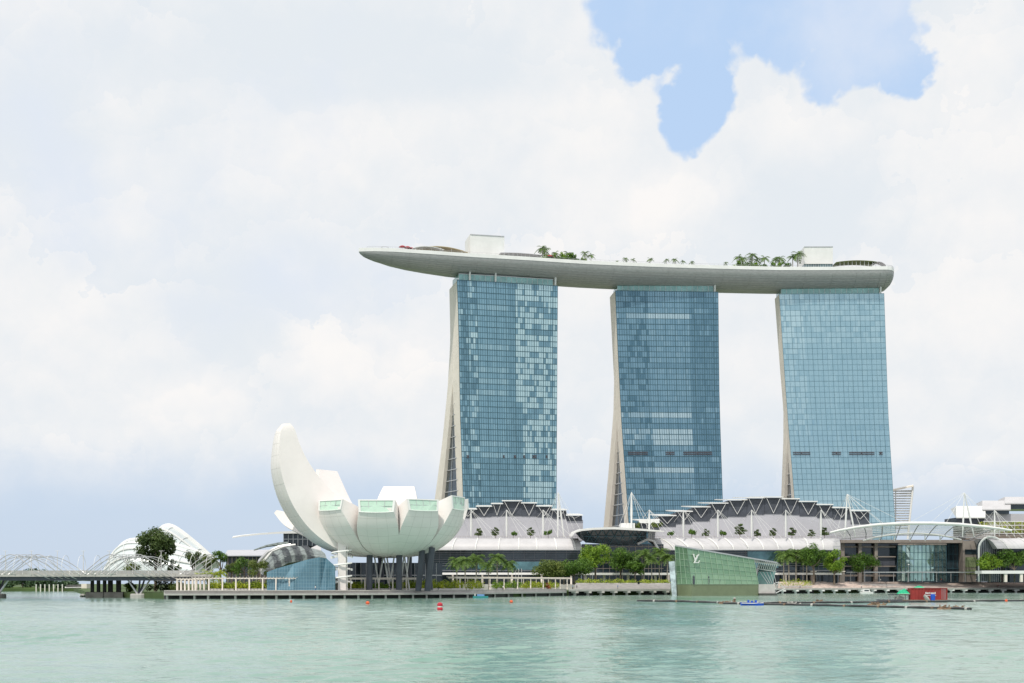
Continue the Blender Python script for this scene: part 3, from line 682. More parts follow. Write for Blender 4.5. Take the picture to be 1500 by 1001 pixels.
def petal(phi, outer, inner, window=True, label=None):
    """outer / inner: (r, z, width) from the hub to the tip, the same number of points."""
    a = R(phi); rad = Vector((math.cos(a), math.sin(a), 0)); lat = Vector((-math.sin(a), math.cos(a), 0)); c = Vector((CX, CY, 0))
    O = smooth_tab(outer, 7); I = smooth_tab(inner, 7); secs = []
    def pt(r, u, z): return c+rad*r+lat*u+Vector((0, 0, z))
    for i, ((ro, zo, wo), (ri, zi, wi)) in enumerate(zip(O, I)):
        o0 = Vector(O[max(i-1, 0)][:2]); o1 = Vector(O[min(i+1, len(O)-1)][:2]); tn = (o1-o0).normalized(); nr = Vector((tn.y, -tn.x))   # outwards/downwards
        q = []
        for k in range(9):
            u = -1+2*k/8; bu = (1-u*u)*wo*.055; q.append(pt(ro+nr.x*bu, u*wo/2, zo+nr.y*bu))
        q.append(pt(ri, wi/2, zi)); q.append(pt(ri, 0, zi)); q.append(pt(ri, -wi/2, zi))
        secs.append(q)
    mb = MB(); mb.loft(secs); pb = mb.build('petal', M['petal'], mus, True)
    jm = MB()
    for q in secs[8:-1:4]: jm.tube(q[:9], .035, 4)
    for k in (2, 4, 6): jm.tube([q[k] for q in secs[6:]], .03, 4)
    jm.build('panel_joints', M['joint'], pb)
    if label: pb['label'] = label
    if window:
        e = secs[-1]; nrm = (e[8]-e[0]).cross(e[10]-e[4]).normalized()
        if nrm.dot(rad) < 0: nrm = -nrm
        ring = [e[k] for k in range(9)]+[e[9], e[10], e[11]]; cen = sum(ring, Vector())/len(ring)
        mb = MB(); inn = [p.lerp(cen, .12) for p in ring]
        for k in range(12):
            j = (k+1) % 12; mb.loft([[ring[k]+nrm*.02, ring[k]+nrm*.35, inn[k]+nrm*.35, inn[k]+nrm*.02], [ring[j]+nrm*.02, ring[j]+nrm*.35, inn[j]+nrm*.35, inn[j]+nrm*.02]], cap=False)
        wf = mb.build('window', M['white'], pb)
        mb = MB(); mb.poly([p+nrm*.12 for p in inn])
        wf2 = mb; wf2.v += [tuple(p+nrm*.05) for p in inn]; wf2.face(range(12, 24)); mb.build('pane', M['skylight'], pb)
        mb = MB()
        for u in (.25, .5, .75):
            mb.beam(inn[0].lerp(inn[8], u)+nrm*.2, inn[11].lerp(inn[9], u)+nrm*.2, .12)
        mb.beam(inn[0].lerp(inn[11], .5)+nrm*.2, inn[8].lerp(inn[9], .5)+nrm*.2, .12); mb.build('glazing_bars', M['silver'], pb)
    return pb
def std(rt, zs, zt, inner_in=.6, wt=11.5, zhub=14.2):
    k = rt/26.5; hz = (zs-zhub)
    outer = [(3, zhub, 1.8), (9*k, zhub+hz*.03, 5.4*k), (15.5*k, zhub+hz*.14, 9.6*k), (20.5*k, zhub+hz*.36, 12.9*k), (24.3*k, zhub+hz*.66, 13.6*k), (26.6*k, zs, wt)]
    inner = [(2, 22, 1.2), (6, 23.5, 3.9), (10*k, 25.5, 6.6*k), (15*k, 27.6+(zt-32)*.3, 9.8*k), (20*k, 30+(zt-32)*.6, 12.7*k), (26.6*k-inner_in, zt, wt+.8)]
    return outer, inner
petal(268, *std(26.6, 28.3, 32.4))
petal(232, *std(27.2, 29.2, 32.6, wt=10.5))
petal(302, *std(26.6, 29.0, 32.8, wt=11))
petal(338, *std(27.0, 30.0, 34.6, .2, wt=10))
petal(14, *std(27.5, 31.0, 34.5, .3, wt=10))
petal(46, *std(27, 29, 33, wt=11))
def tall(rt, zt, wt, wl):
    k = rt/27; outer = [(3, 14.2, 1.8), (10*k, 15, 6), (17*k, 18, 10.5), (23*k, 24, 14), (26*k, 32, wl), (27*k, zt, wt)]
    inner = [(2, 22, 1.2), (7, 24, 4), (12*k, 26.5, 8), (17*k, 30.5, wl-3), (21.5*k, 35, wl-.5), (26*k, zt, wt)]
    return outer, inner
petal(86, *tall(27, 40.6, 11.4, 15), window=False, label='tall pale rear petal seen from its inner side')
petal(118, *std(25, 28, 31))
petal(147, *tall(28, 45.6, 10.2, 14.5), window=False, label='tall pale slanting rear petal right of the tallest one')
petal(173, [(3, 14.2, 1.8), (12, 15, 7), (20, 17.5, 11), (27, 21, 11.5), (35, 25.0, 9), (39.5, 29.6, 6)], [(2, 22, 1.2), (8, 23, 5), (14, 24.5, 8), (22, 26, 8), (31, 28.5, 7), (38.6, 30.6, 6)], window=False, label='low pale petal poking out behind the tallest one')
petal(207, [(3, 14.1, 1.8), (14, 15.0, 9), (23, 18.0, 12.5), (31, 24.2, 13), (36.6, 32.5, 12.5), (39.6, 42, 11), (39.8, 49.5, 8.6), (38.9, 55.6, 6.4), (37.2, 58.2, 4.2)],
      [(2, 24, 1.2), (8, 27, 4), (14.5, 31.5, 6), (21, 36.2, 6.4), (26.0, 41.2, 6.4), (30.0, 46.8, 6), (32.4, 52.0, 5.2), (33.9, 56.6, 4.4), (35.4, 58.5, 3.4)], window=False, label='tallest white petal curving up to a blunt tip')
mb = MB(); mb.lathe([(4, 13.9), (10, 14.8), (16, 17.6), (20, 21), (22.5, 25), (21, 28), (8, 26)], (CX, CY, 0), 40); mb.build('core_bowl', M['petal_gap_shade'], mus, True)
def cols(px0, py0, px1, py1, d, r, m, name, d1=None):
    mb = MB(); mb.tube([P(px0, py0, d), P(px1, py1, d1 or d)], r, 8); return mb.build(name, m, mus, True)
for (a, b, d) in ((541.5, 541, 446), (585, 584.5, 446), (619, 612.5, 446), (633, 626, 445), (625, 631, 452), (556, 561, 466), (600, 600, 466)):
    cols(a, 802 if d < 450 else 808, b, 866, d, 1.05 if d < 450 else .85, M['dark_metal'], 'column')
for (a, b) in ((548, 556), (562, 553), (562, 571), (578, 570), (592, 586), (592, 600), (600, 592), (566, 575)):
    cols(a, 812, b, 866, 454+(a % 7), .28, M['white'], 'lattice_strut')
mb = MB(); ls = P(502, 790, 441); mb.prism([(ls.x-1.5, 440), (ls.x+1.2, 440), (ls.x+1.2, 443), (ls.x-1.5, 443)], 2.4, 20.5); lsh = mb.build('lift_shaft', M['petal'], mus)
mb = MB()
for f in range(3):
    zc = 5.2+f*4.3; pts = [(ls.x+4.6*math.cos(q*.42-.3)*.75, 440.2+2.6*math.sin(q*.42-.3)-1.0, zc+q*.16) for q in range(16)]
    mb.tube(pts, .30, 4)
for f in range(3): mb.beam((ls.x-3.9, 439.6, 5.0+f*4.3), (ls.x-1.6, 439.6, 5.6+f*4.3), .8)
mb.tube([(ls.x+1.8, 438.6, 2.5), (ls.x+1.8, 438.6, 18)], .12, 4); mb.build('spiral_stair', M['white'], lsh)
mb = MB(); mb.prism([(X(495, 470), 470), (X(648, 477), 477), (X(648, 500), 500), (X(495, 500), 500)], 2.3, 12.5); mb.build('lobby', M['dark_glass'], mus)
mb = MB()
for i in range(19):
    p = 497+i*7.9; d = 469.6+(p-495)/205*10; mb.beam(G(p, d, 2.4), G(p, d, 12.4), .18)
mb.beam(G(496, 469.3, 8), G(647, 476.7, 8), .3); mb.build('lobby_frame', M['silver'], C.objects['lobby'])

M['tile_joint'] = mat('pale_blue_joint', (.22, .34, .40), .5)
# glass-tiled basin wall under the tall petal
bs = thing('tiled_pavilion', 'faceted blue glass-tiled wall sloping down to the hedge beneath the tallest white petal', 'pavilion', (X(440, 440), 440, 2.5))
top = [(391, 838.5), (405, 833), (430, 826), (450, 820), (468, 816.5), (478, 818), (488, 827), (491, 830)]
secs = [[P(px, py, 437+(3 if i in (2, 5) else 0)), P(px, py, 452), G(px, 452, 2.3), G(px, 436, 2.3)] for i, (px, py) in enumerate(top)]
mb = MB(); mb.loft(secs); wb = mb.build('wall', M['blue_tile'], bs)
mb = MB()
for i in range(25):
    px = 393+i*4; py = interp(top, px); mb.beam(P(px, py, 436.6), G(px, 435.6, 2.4), .07)
for k in range(1, 9):
    z = 2.4+k*1.25; pp = [p for p in range(391, 492, 3) if Z(interp(top, p), 437) > z+.3]
    if len(pp) > 1: mb.beam(G(pp[0], 435.95+.0*k, z), G(pp[-1], 435.95, z), .07)
mb.build('joint_lines', M['tile_joint'], wb)

# ------------------------------------------------------------------ theatre block with its shells, left of the museum
th = thing('theatre_hall', 'low charcoal hall with a grey roof, behind the trees left of the lotus building', 'theatre', (X(360, 560), 560, 2.5))
mb = MB(); mb.prism([(X(331, 560), 560), (X(430, 560), 560), (X(430, 600), 600), (X(331, 600), 600)], 2, Z(815, 560)); mb.build('walls', M['dark_metal'], th)
mb = MB(); mb.loft([[P(329, 815, 558), P(432, 814.5, 558), P(432, 806, 602), P(333, 807, 602)], [P(329, 814, 558), P(432, 813.5, 558), P(432, 805, 602), P(333, 806, 602)]]); mb.build('roof', M['grey_wall'], th)
mb = MB()
for i in range(16): mb.beam(P(334+i*6, 815.5, 559.8), G(334+i*6, 559.8, 2.3), .35)
mb.build('wall_fins', M['stone'], th)
M['scales'] = mat('grey_green_fish_scale', (.26, .30, .29), .4, .3, var=.4, scale=.8)
wg = thing('wing_canopy', 'long thin white wing roof pointing left behind the tallest petal', 'canopy', (X(430, 520), 520, 2.5))
secs = []
for px, py, th_, dp in ((340, 787.5, .3, 2), (355, 784.5, .5, 6), (380, 781.5, .6, 10), (410, 779, .8, 14), (440, 777.5, 1.1, 18), (475, 777.5, 1.4, 20)):
    a = P(px, py, 512); secs.append([a, a+Vector((0, dp, .6)), a+Vector((0, dp, .6-th_)), a+Vector((0, 0, -th_))])
mb = MB(); mb.loft(secs); mb.build('roof', M['white'], wg, True)
mb = MB(); mb.prism([(X(415, 516), 516), (X(470, 516), 516), (X(470, 530), 530), (X(415, 530), 530)], Z(800, 516), Z(780.5, 516)); mb.build('glass_storey', M['dark_glass'], wg)
mb = MB()
for i in range(8): mb.beam(P(415.5+i*7, 780.6, 515.7), P(415.5+i*7, 800, 515.7), .25)
mb.beam(P(415, 790, 515.6), P(470, 790, 515.6), .25); mb.build('mullions', M['silver'], wg)
mb = MB(); mb.prism([(X(418, 518), 518), (X(470, 518), 518), (X(470, 530), 530), (X(418, 530), 530)], 2, Z(800.2, 516)); mb.build('base', M['dark_metal'], wg)
fs = thing('scaled_shell', 'rounded grey fish-scale roof shell with pale ribs, left of the blue tiled wall', 'roof shell', (X(430, 490), 490, 2.5))
secs = []
for k, (px, py) in enumerate([(379, 838), (386, 822), (397, 810), (412, 802), (428, 799.5), (446, 801), (470, 806)]):
    secs.append([P(px, py, 496), P(px+6, py+5, 488), P(px+9, min(838, py+13), 484), P(px+10, min(839, py+23), 484), P(px+10, 840, 498)])
mb = MB(); mb.loft(secs); sh_ = mb.build('shell', M['scales'], fs, True)
mb = MB()
for k, s in enumerate(secs[1:6]):
    for a, b in zip(s[:3], s[1:4]):
        for u in (0, .25, .5, .75): mb.beam(a.lerp(b, u)+Vector((-1.3, -.35, .15)), a.lerp(b, u)+Vector((1.3, -.35, .3)), .30)
    mb.tube([p+Vector((0, -.3, .15)) for p in s[:4]], .12, 4)
mb.build('scale_tiles', M['louvre_metal'], sh_)
for o_ in (0, 7):
    mb = MB(); mb.tube([P(375+o_, 838, 487), P(381+o_, 821, 487), P(392+o_, 809-o_*.2, 487), P(408+o_, 801, 487), P(426+o_, 798, 487)], [.8, .7, .6, .5, .4], 5); mb.build('rib', M['white'] if o_ else M['silver'], fs, True)
mb = MB(); mb.tube([P(372, 806, 505), P(390, 800, 505), P(408, 797, 505), P(422, 796.5, 505)], [.25, .5, .7, .8], 5); mb.build('eave_blade', M['scales'], fs, True)
mb = MB(); s3 = [[P(434+i*9, 809.5, 494), P(434+i*9, 809.5-interp([(0, .5), (2, 5), (4, 13.5)], i), 494+i), P(434+i*9, 812, 505)] for i in range(5)]; mb.loft(s3); mb.build('white_gable', M['roofband'], fs)

# ------------------------------------------------------------------ two glass conservatories far left
M['dome_glass'] = mat('pale_dome_glass', (.66, .72, .72), .2, .1, var=.08, scale=.04, ior=1.5)
def conservatory(label, ridge, foot, d, dd, nrib, rr):
    root = thing('conservatory', label, 'conservatory', (X(ridge[len(ridge)//2][0], d), d, 2.5))
    ridge = [q[:2] for q in smooth_tab(ridge, 6)]; foot = [q[:2] for q in smooth_tab(foot, 6)]
    secs = []; n = 10
    for i in range(25):
        u = i/24*(len(ridge)-1); k = min(int(u), len(ridge)-2); f = u-k
        rx_, ry_ = (ridge[k][j]*(1-f)+ridge[k+1][j]*f for j in (0, 1)); fx, fy = (foot[k][j]*(1-f)+foot[k+1][j]*f for j in (0, 1))
        q = []
        for m_ in range(n+1):
            th_ = math.pi*m_/n*.5; dk = d-dd*math.sin(th_); px = rx_+(fx-rx_)*(1-math.cos(th_)); py = ry_+(fy-ry_)*(1-math.cos(th_)); q.append(P(px, py, d).lerp(P(px, py, dk), 1) if False else Vector((X(px, d), dk, Z(py, d))))
        secs.append(q)
    back = [[q[0], q[0]+Vector((0, dd*.9, -3)), Vector((q[-1].x, d+dd, q[-1].z))] for q in secs]
    mb = MB(); mb.loft([q+[b[2], b[1]] for q, b in zip(secs, back)]); sh = mb.build('glass_shell', M['dome_glass'], root, True)
    for i in range(nrib):
        q = secs[int(i*24/(nrib-1))]; mb = MB(); mb.tube([p+Vector((0, -.4, .3)) for p in q], rr*.5, 5); mb.build('rib', M['white'], root, True)
    mb = MB(); mb.tube([q[0]+Vector((0, -.3, .4)) for q in secs], rr*3.4, 6); mb.build('ridge_arch', M['white'], root, True)
    mb = MB()
    for m_ in (3, 5, 7): mb.tube([q[m_]+Vector((0, -.5, .4)) for q in secs], rr*1.3, 5)
    mb.build('purlins', M['white'], sh)
    return root
conservatory('low white-ribbed glass conservatory rising behind the helix bridge, left of the big dark tree', [(162, 836), (170, 812), (180, 799), (193, 792.5), (215, 792.5), (240, 796), (262, 801), (285, 808), (300, 815)],
             [(176, 840), (188, 840), (200, 840), (213, 840), (230, 840), (248, 840), (264, 840), (281, 840), (297, 840)], 800, 26, 7, .4)
conservatory('taller white-ribbed glass conservatory whose arches slope down right of the big dark tree', [(228, 790), (236, 776), (245, 771.5), (254, 773.5), (266, 781), (280, 792), (292, 802), (302, 811), (308, 817)],
             [(222, 836), (232, 834), (244, 832), (254, 832), (264, 832), (274, 832), (285, 832), (295, 832), (303, 832)], 860, 34, 6, .5)

# ------------------------------------------------------------------ footbridge with its steel helix, and the road bridge behind it
hb = thing('helix_bridge', 'steel footbridge wrapped in crossing spiral tubes, running left from the shore', 'footbridge', (X(150, 446), 446, 0))
BX0, BX1 = -196, X(318, 452); BY = 446
mb = MB(); mb.box(BX0, BX1, BY-3.2, BY+3.2, 7.3, 8.1); mb.build('deck', M['concrete'], hb)
mb = MB(); mb.box(BX0, BX1-3, BY-2.4, BY+2.4, 6.0, 7.29); mb.build('box_girder', M['dark_metal'], hb)
def helix(r, pitch, ph, sgn, zc, tr, m, name):
    pts = []; n = int((BX1-BX0)/1.6)
    for i in range(n+1):
        x = BX0+(BX1-BX0)*i/n; a = sgn*2*math.pi*x/pitch+ph; pts.append((x, BY+r*math.cos(a), zc+r*math.sin(a)))
    mb = MB(); mb.tube(pts, tr, 5); return mb.build(name, m, hb, True)
for k in range(5): helix(4.5, 34, k*.42, 1, 10.4, .10 if k % 4 else .15, M['silver'], 'outer_helix')
for k in range(5): helix(3.9, 34, 2.2+k*.42, -1, 10.3, .09 if k % 4 else .14, M['silver'], 'inner_helix')
M['hoop'] = M['white']
x = BX0+1
while x < BX1:
    mb = MB(); mb.tube([(x, BY+4.2*math.cos(k*math.pi/12), 10.4+4.2*math.sin(k*math.pi/12)) for k in range(-3, 16)], .07, 4); mb.build('hoop', M['white'], hb); x += 5.4
for sy in (-3.0, 3.0):
    mb = MB()
    for zz in (8.7, 9.3): mb.tube([(BX0, BY+sy, zz), (BX1, BY+sy, zz)], .05, 4)
    x = BX0
    while x < BX1: mb.beam((x, BY+sy, 8.05), (x, BY+sy, 9.35), .07); x += 1.8
    mb.build('railing', M['silver'], hb)
def vpier(px):
    root = thing('bridge_pier', 'white V-shaped steel pier on a round cap, carrying the spiral footbridge' if px > 100 else 'dark bridge pier cap cut by the left edge of the photograph', 'bridge pier', (X(px, 446), 446, 0))
    c = X(px, 446); mb = MB(); mb.lathe([(2.9, -.8), (2.9, 1.3), (2.5, 1.55)], (c, 446, 0), 18); mb.build('pier_cap', M['concrete'] if px > 100 else M['dark_concrete'], root)
    for s in (-1, 1):
        mb = MB(); mb.tube([(c+s*.5, 446, 1.5), (c+s*3.9, 446, 6.4)], [.38, .26], 7); mb.build('strut', M['silver'], root)
        mb = MB(); mb.tube([(c+s*.2, 446.4, 1.5), (c+s*.8, 450, 6.4)], [.4, .3], 7); mb.build('rear_strut', M['dark_metal'], root)
vpier(203.5); vpier(-4)
rb = thing('road_bridge', 'low concrete road bridge behind the spiral footbridge on dark columns', 'road bridge', (X(100, 470), 470, 0))
mb = MB(); mb.box(-230, X(300, 470), 462, 484, 6.6, 8.5); mb.build('deck', M['dark_concrete'], rb)
mb = MB(); mb.box(-230, X(300, 470), 461.6, 462.0, 8.0, 9.6); mb.build('barrier', M['concrete'], rb)
for px in (134.5, 143.5, 152.5, 161, 173):
    mb = MB(); c = X(px, 472); wd = .5 if px < 158 else .75; mb.prism([(c-wd, 472), (c+wd, 472), (c+wd, 473.2), (c-wd, 473.2)], .8, 6.6); mb.build('column', M['dark_concrete'], rb)
for a, b in ((125.5, 151), (152, 180)):
    mb = MB(); mb.prism([(X(a, 460), 460), (X(b, 460), 460), (X(b, 476), 476), (X(a, 476), 476)], -.8, 1.9); mb.build('pile_cap', M['dark_concrete'], rb)
for i in range(7):
    px = 8+i*38; lp = thing('street_lamp', f'slim white street lamp standing on the road bridge, {ORD[i]} from the left', 'street lamp', (X(px, 466), 466, 8.5), 'street lamps on the road bridge')
    mb = MB(); p = Vector((X(px, 466), 466, 8.5)); mb.tube([p, p+Vector((0, 0, 8.0))], [.16, .10], 6); mb.build('pole', M['white'], lp)
    mb = MB(); mb.tube([p+Vector((-.8, 0, 8.05)), p+Vector((0, 0, 8.1)), p+Vector((.8, 0, 8.05))], .07, 5); mb.build('lamp_arm', M['white'], lp)

# far shore
rnd = random.Random(5)
for i, (px, py, rx, rz, lab) in enumerate([(-8, 850, 12, 7, 'far tree at the left edge beyond the bridge'), (14, 851, 9, 6, 'round far tree left of the tallest far tree across the water'), (33, 850, 10, 7.5, 'broad far tree under the helix bridge across the water'), (54, 848, 10, 8, 'tallest far tree across the water under the bridge'),
                                       (70, 856, 6.5, 4.5, 'low far tree at the right end of the far tree row'), (101, 855, 5.5, 5.5, 'lone dark far tree beside the white boathouse'), (90, 859, 4, 3, 'small far bush left of the lone dark far tree')]):
    d = 850+i*2; h = Z(py, d)+rz-1.8
    make_tree('far_tree', lab, 'tree', max(h, rz*1.6), rx, rz, M['leaf_far'], 60+i, 900, .9, 11, 'trees on the far shore', loc=(X(px, d), d, 1.8))
bh = thing('boathouse', 'long low white boathouse with a pale roof on the far shore', 'boathouse', (X(105, 842), 842, 1.9))
mb = MB(); mb.box(X(97, 842), X(120, 842), 842, 852, 1.9, 4.2); mb.build('walls', M['dark_concrete'], bh)
mb = MB(); mb.loft([[P(95, 861.6, 840), P(122, 861, 840), P(122, 859.5, 854), P(95, 860.5, 854)], [P(95, 860.8, 840), P(122, 860.2, 840), P(122, 858.8, 854), P(95, 859.8, 854)]]); mb.build('roof', M['white'], bh)
mb = MB(); mb.box(X(119, 838), X(127, 838), 838, 846, 1.9, 4.8); mb.build('annex', M['cream'], bh)
lw = MB(); lw.poly([G(-60, 843, 2.0), G(50, 841, 2.0), G(60, 860, 2.6), G(-60, 870, 3)])
M['lawn'] = mat('bright_lawn', (.16, .26, .06), .95, var=.2, scale=.1)
struct(lw.build('far_lawn', M['lawn']), 'bright strip of lawn along the far shore', 'lawn')
for i in range(7):
    px = 53+i*6.4; r = thing('jetty_post', f'pale mooring post in the row along the far shore, {ORD[i]} from the left', 'post', (X(px, 838), 838, 0), 'mooring posts by the far shore')
    mb = MB(); mb.tube([(X(px, 838), 838, -.5), (X(px, 838), 838, 4.0)], .35, 6); mb.build('shaft', M['cream'], r)
    mb = MB(); mb.lathe([(.45, 0), (.3, .4)], (X(px, 838), 838, 4.0), 7); mb.build('cap', M['white'], r)

rb_ = MB(); q = random.Random(8)
for i in range(70):
    px = q.uniform(120, 243); d = interp([(118, 486), (180, 466), (234, 447), (243, 430)], px)+q.uniform(-1, 6); c = Vector((X(px, d), d, q.uniform(.1, 1.3))); r_ = q.uniform(.5, 1.3)
    rb_.lathe([(r_*.5, -r_*.5), (r_*q.uniform(.8, 1.1), -r_*.1), (r_*q.uniform(.6, .9), r_*.35), (r_*.2, r_*.55)], c, 7)
tag(rb_.build('riprap', M['concrete']), 'grey and brown boulders heaped on the bank under the bridges', 'boulders', kind='stuff')
# big dark tree and its neighbours by the bridge landing
make_tree('broad_tree', 'large dark round-crowned tree above the helix bridge in front of the conservatories', 'tree', 24.3, 7.4, 8.2, M['leaf_dark'], 21, 8500, .46, 30, loc=(X(228, 490), 490, 2.2))
for i, (px, py0, rx, rz, d, mt, lab) in enumerate([(192, 833, 4.2, 4, 500, 'leaf_olive', 'olive bushy tree left of the big dark tree behind the bridge'), (251, 831, 3.5, 3.6, 492, 'leaf_dark', 'small dark palm-like tree right below the big dark tree'), (282, 818, 3.6, 3.4, 500, 'leaf_dark', 'small flat-topped tree before the sloping white arches'),
        (323, 816, 3.6, 3.4, 520, 'leaf_tree', 'green tree at the left corner of the charcoal theatre hall'), (304, 822, 3.2, 2.8, 505, 'leaf_olive', 'small tree at the foot of the sloping white arches'),
        (358, 830, 4.5, 4.5, 470, 'leaf_tree', 'rounded green tree in front of the charcoal theatre hall'), (380, 834, 4.2, 3.8, 462, 'leaf_olive', 'yellow-olive round tree beside the blue tiled wall'), (339, 832, 3, 3, 480, 'leaf_olive', 'low green tree before the left end of the theatre hall'),
        (190, 861, 3.0, 2.0, 478, 'leaf_bright', 'bright green bush under the road bridge left of the V-shaped pier'), (236, 857, 5.6, 3.4, 474, 'leaf_dark', 'dark bush under the bridge right of the V-shaped pier'), (264, 861, 4.5, 2.4, 462, 'leaf_olive', 'olive bush beside the landing of the spiral footbridge')]):
    h = max(Z(py0, d)+rz-2.2, rz*1.5); make_tree('small_tree' if i < 8 else 'bush', lab, 'tree' if i < 8 else 'bush', h, rx, rz, M[mt], 70+i, 1100, .34, 10, loc=(X(px, d), d, 2.2))
for i, px in enumerate((294, 304, 313, 322)):
    make_palm('garden_palm', f'bright yellow-green palm behind the left pergola, {ORD[i]} from the left', 5.2+(i % 2), 3.2, 80+i, 'bright palms by the bridge landing', (X(px, 447+i), 447+i, 2.5), 17, M['leaf_hedge'])

# ------------------------------------------------------------------ the mall: two halls with barrel eaves and stepped roofs
M['roof_wall'] = mat('lilac_grey_roof_wall', (.47, .47, .51), .6, var=.06, scale=.06)
def hall(label, x0, x1, topL, topR, botL, botR, slabs, walltop, dF, dW, seams, wallx, strip_glass, vstruts):
    root = thing('mall_hall', label, 'mall building', (X((x0+x1)/2, dF+20), dF+20, 4.6), 'mall halls along the promenade')
    zt, zb = Z(789, dF+9), Z(805.5, dF)
    # barrel eave: quarter round from the terrace edge down to the gutter
    n = 8
    def band(f, off=0.0):
        xt, xb = topL+(topR-topL)*f, botL+(botR-botL)*f; q = []
        for k in range(n+1):
            a = math.pi/2*k/n; px = xb+(xt-xb)*math.sin(a)**1.6; d = dF+9*(1-math.cos(a)); q.append(Vector((X(px, dF+4.5), d-off, zb+(zt-zb)*math.sin(a)+off*.5)))
        return q
    secs = [band(i/20) for i in range(21)]
    mb = MB(); mb.loft([q+[q[-1]+Vector((0, 3, -.6)), q[0]+Vector((0, 12, 0))] for q in secs]); ev = mb.build('barrel_eave', M['roofband'], root, True)
    mb_ = None
    for sx in seams:
        f = (sx-topL)/(topR-topL); mb = MB(); mb.tube(band(f, .18), .40, 4); mb.build('seam_rib', M['white'], ev)
    mb = MB(); mb.tube([q[0]+Vector((0, -.15, -.1)) for q in secs], .28, 4); mb.build('gutter', M['silver'], root)
    mb = MB(); mb.loft([[(q[-1].x, q[-1].y-.4, zt-.3), (q[-1].x, dW+1, zt-.3), (q[-1].x, dW+1, zt+.05), (q[-1].x, q[-1].y-.4, zt+.05)] for q in secs[::4]]); mb.build('roof_terrace', M['paving'], root)
    mb = MB()
    mb.tube([q[-1]+Vector((0, .2, 1.2)) for q in secs], .07, 4)
    for i in range(60): mb.beam(secs[0][-1].lerp(secs[-1][-1], i/59)+Vector((0, .2, 0)), secs[0][-1].lerp(secs[-1][-1], i/59)+Vector((0, .2, 1.2)), .08)
    mb.build('terrace_rail', M['stone'], root)
    # dark glass front with its louvres
    xa, xb = X(botL+1, dF+4), X(botR-1, dF+4)
    mb = MB(); mb.box(xa, xb, dF+3.5, dF+30, 4.0, zb-.1); fr = mb.build('glass_front', M['dark_glass'], root)
    mb = MB()
    for k in range(7):
        z = zb-1.5-k*1.15; mb.beam((xa, dF+3.2, z), (xb, dF+3.2, z), .16 if k % 3 else .26)
    u = xa
    while u < xb: mb.beam((u, dF+3.25, 4.2), (u, dF+3.25, zb-.2), .14); u += 5.6
    mb.beam((xa, dF+3.2, Z(836, dF+3)), (xb, dF+3.2, Z(836, dF+3)), .5); mb.build('louvres', M['louvre_metal'], fr)
    for (a, b, t0, t1) in strip_glass:
        mb = MB(); mb.box(X(a, dF+3), X(b, dF+3), dF+2.9, dF+3.4, Z(t1, dF+3), Z(t0, dF+3)); mb.build('pale_window_band', M['mid_glass'], root)  # strip of lighter teal glass in the dark front
    # shopfront canopy and colonnade at the foot
    mb = MB(); mb.box(xa, xb, dF-5, dF+3, 9.6, 10.7); cn = mb.build('foot_canopy', M['white'], root)
    u = xa+3; mb = MB(); zz = []
    while u < xb-1:
        mb = MB(); mb.box(u-.45, u+.45, dF-4, dF-3.1, 4.4, 9.6); mb.build('column', M['cream'], cn); u += 15.5
    # roof wall behind the terrace
    pl = []; W = MB(); dk = MB()
    wl, wr = wallx
    N = max(6, int((wr-wl)/8)); 
    for i in range(len(walltop)-1):
        (a, ya), (b, yb) = walltop[i], walltop[i+1]
        W.loft([[P(a, ya, dW), P(b, yb, dW), Vector((X(b, dW), dW, zt-.2)), Vector((X(a, dW), dW, zt-.2))], [P(a, ya, dW)+Vector((0, 40, 0)), P(b, yb, dW)+Vector((0, 40, 0)), Vector((X(b, dW), dW+40, zt-.2)), Vector((X(a, dW), dW+40, zt-.2))]])
    W.build('roof_wall', M['roof_wall'], root)
    for i, (a, b, y) in enumerate(slabs):
        th_ = .55; d = dW-2.4; mb = MB(); e = 0.02*i
        mb.loft([[P(a, y, d)+Vector((0, 0, -th_)), P(b, y, d)+Vector((0, 0, -th_)), P(b, y, d), P(a, y, d)], [P(a, y, d)+Vector((0, 46+e, 3-th_)), P(b, y, d)+Vector((0, 46+e, 3-th_)), P(b, y, d)+Vector((0, 46+e, 3)), P(a, y, d)+Vector((0, 46+e, 3))]])
        rf = mb.build('stepped_roof', M['white'], root)
        yw = min(interp(walltop, a+1), interp(walltop, b-1)); yw2 = max(interp(walltop, a+1), interp(walltop, b-1))+1.5
        mb = MB(); mb.box(X(a+1.0, dW), X(b-1.0, dW)-.02*i, dW-.35+.03*(i % 2), dW+38, Z(yw2, dW), Z(y, d)-th_-.02); mb.build('clerestory', M['dark_metal'], rf)
        m_ = (a+b)/2; mb = MB(); f = P(m_, yw+1, dW-.7)
        for (p, q_) in ((a+3.5, y+1.2), (b-3.5, y+1.2)): mb.beam(f, P(p, q_, d+.4), .22)
        if vstruts: mb.build('roof_strut', M['white'], rf)
    return root
hall('mall hall with stepped roof right behind the lotus building, behind the palms', 630, 860, 620, 847, 612, 852,
     [(672, 699, 745.2), (697, 721, 741), (719, 737, 737.2), (735, 765, 733), (763, 787, 736.2), (785, 809.5, 740.7), (807.5, 831, 746.2), (829, 854, 754)],
     [(640, 760), (690, 756), (740, 754), (790, 755), (820, 757), (854, 762)], 690, 728, [668, 700, 732, 760, 785, 812, 838], (640, 854), [(752, 808, 823, 835), (700, 722, 826, 834)], True)
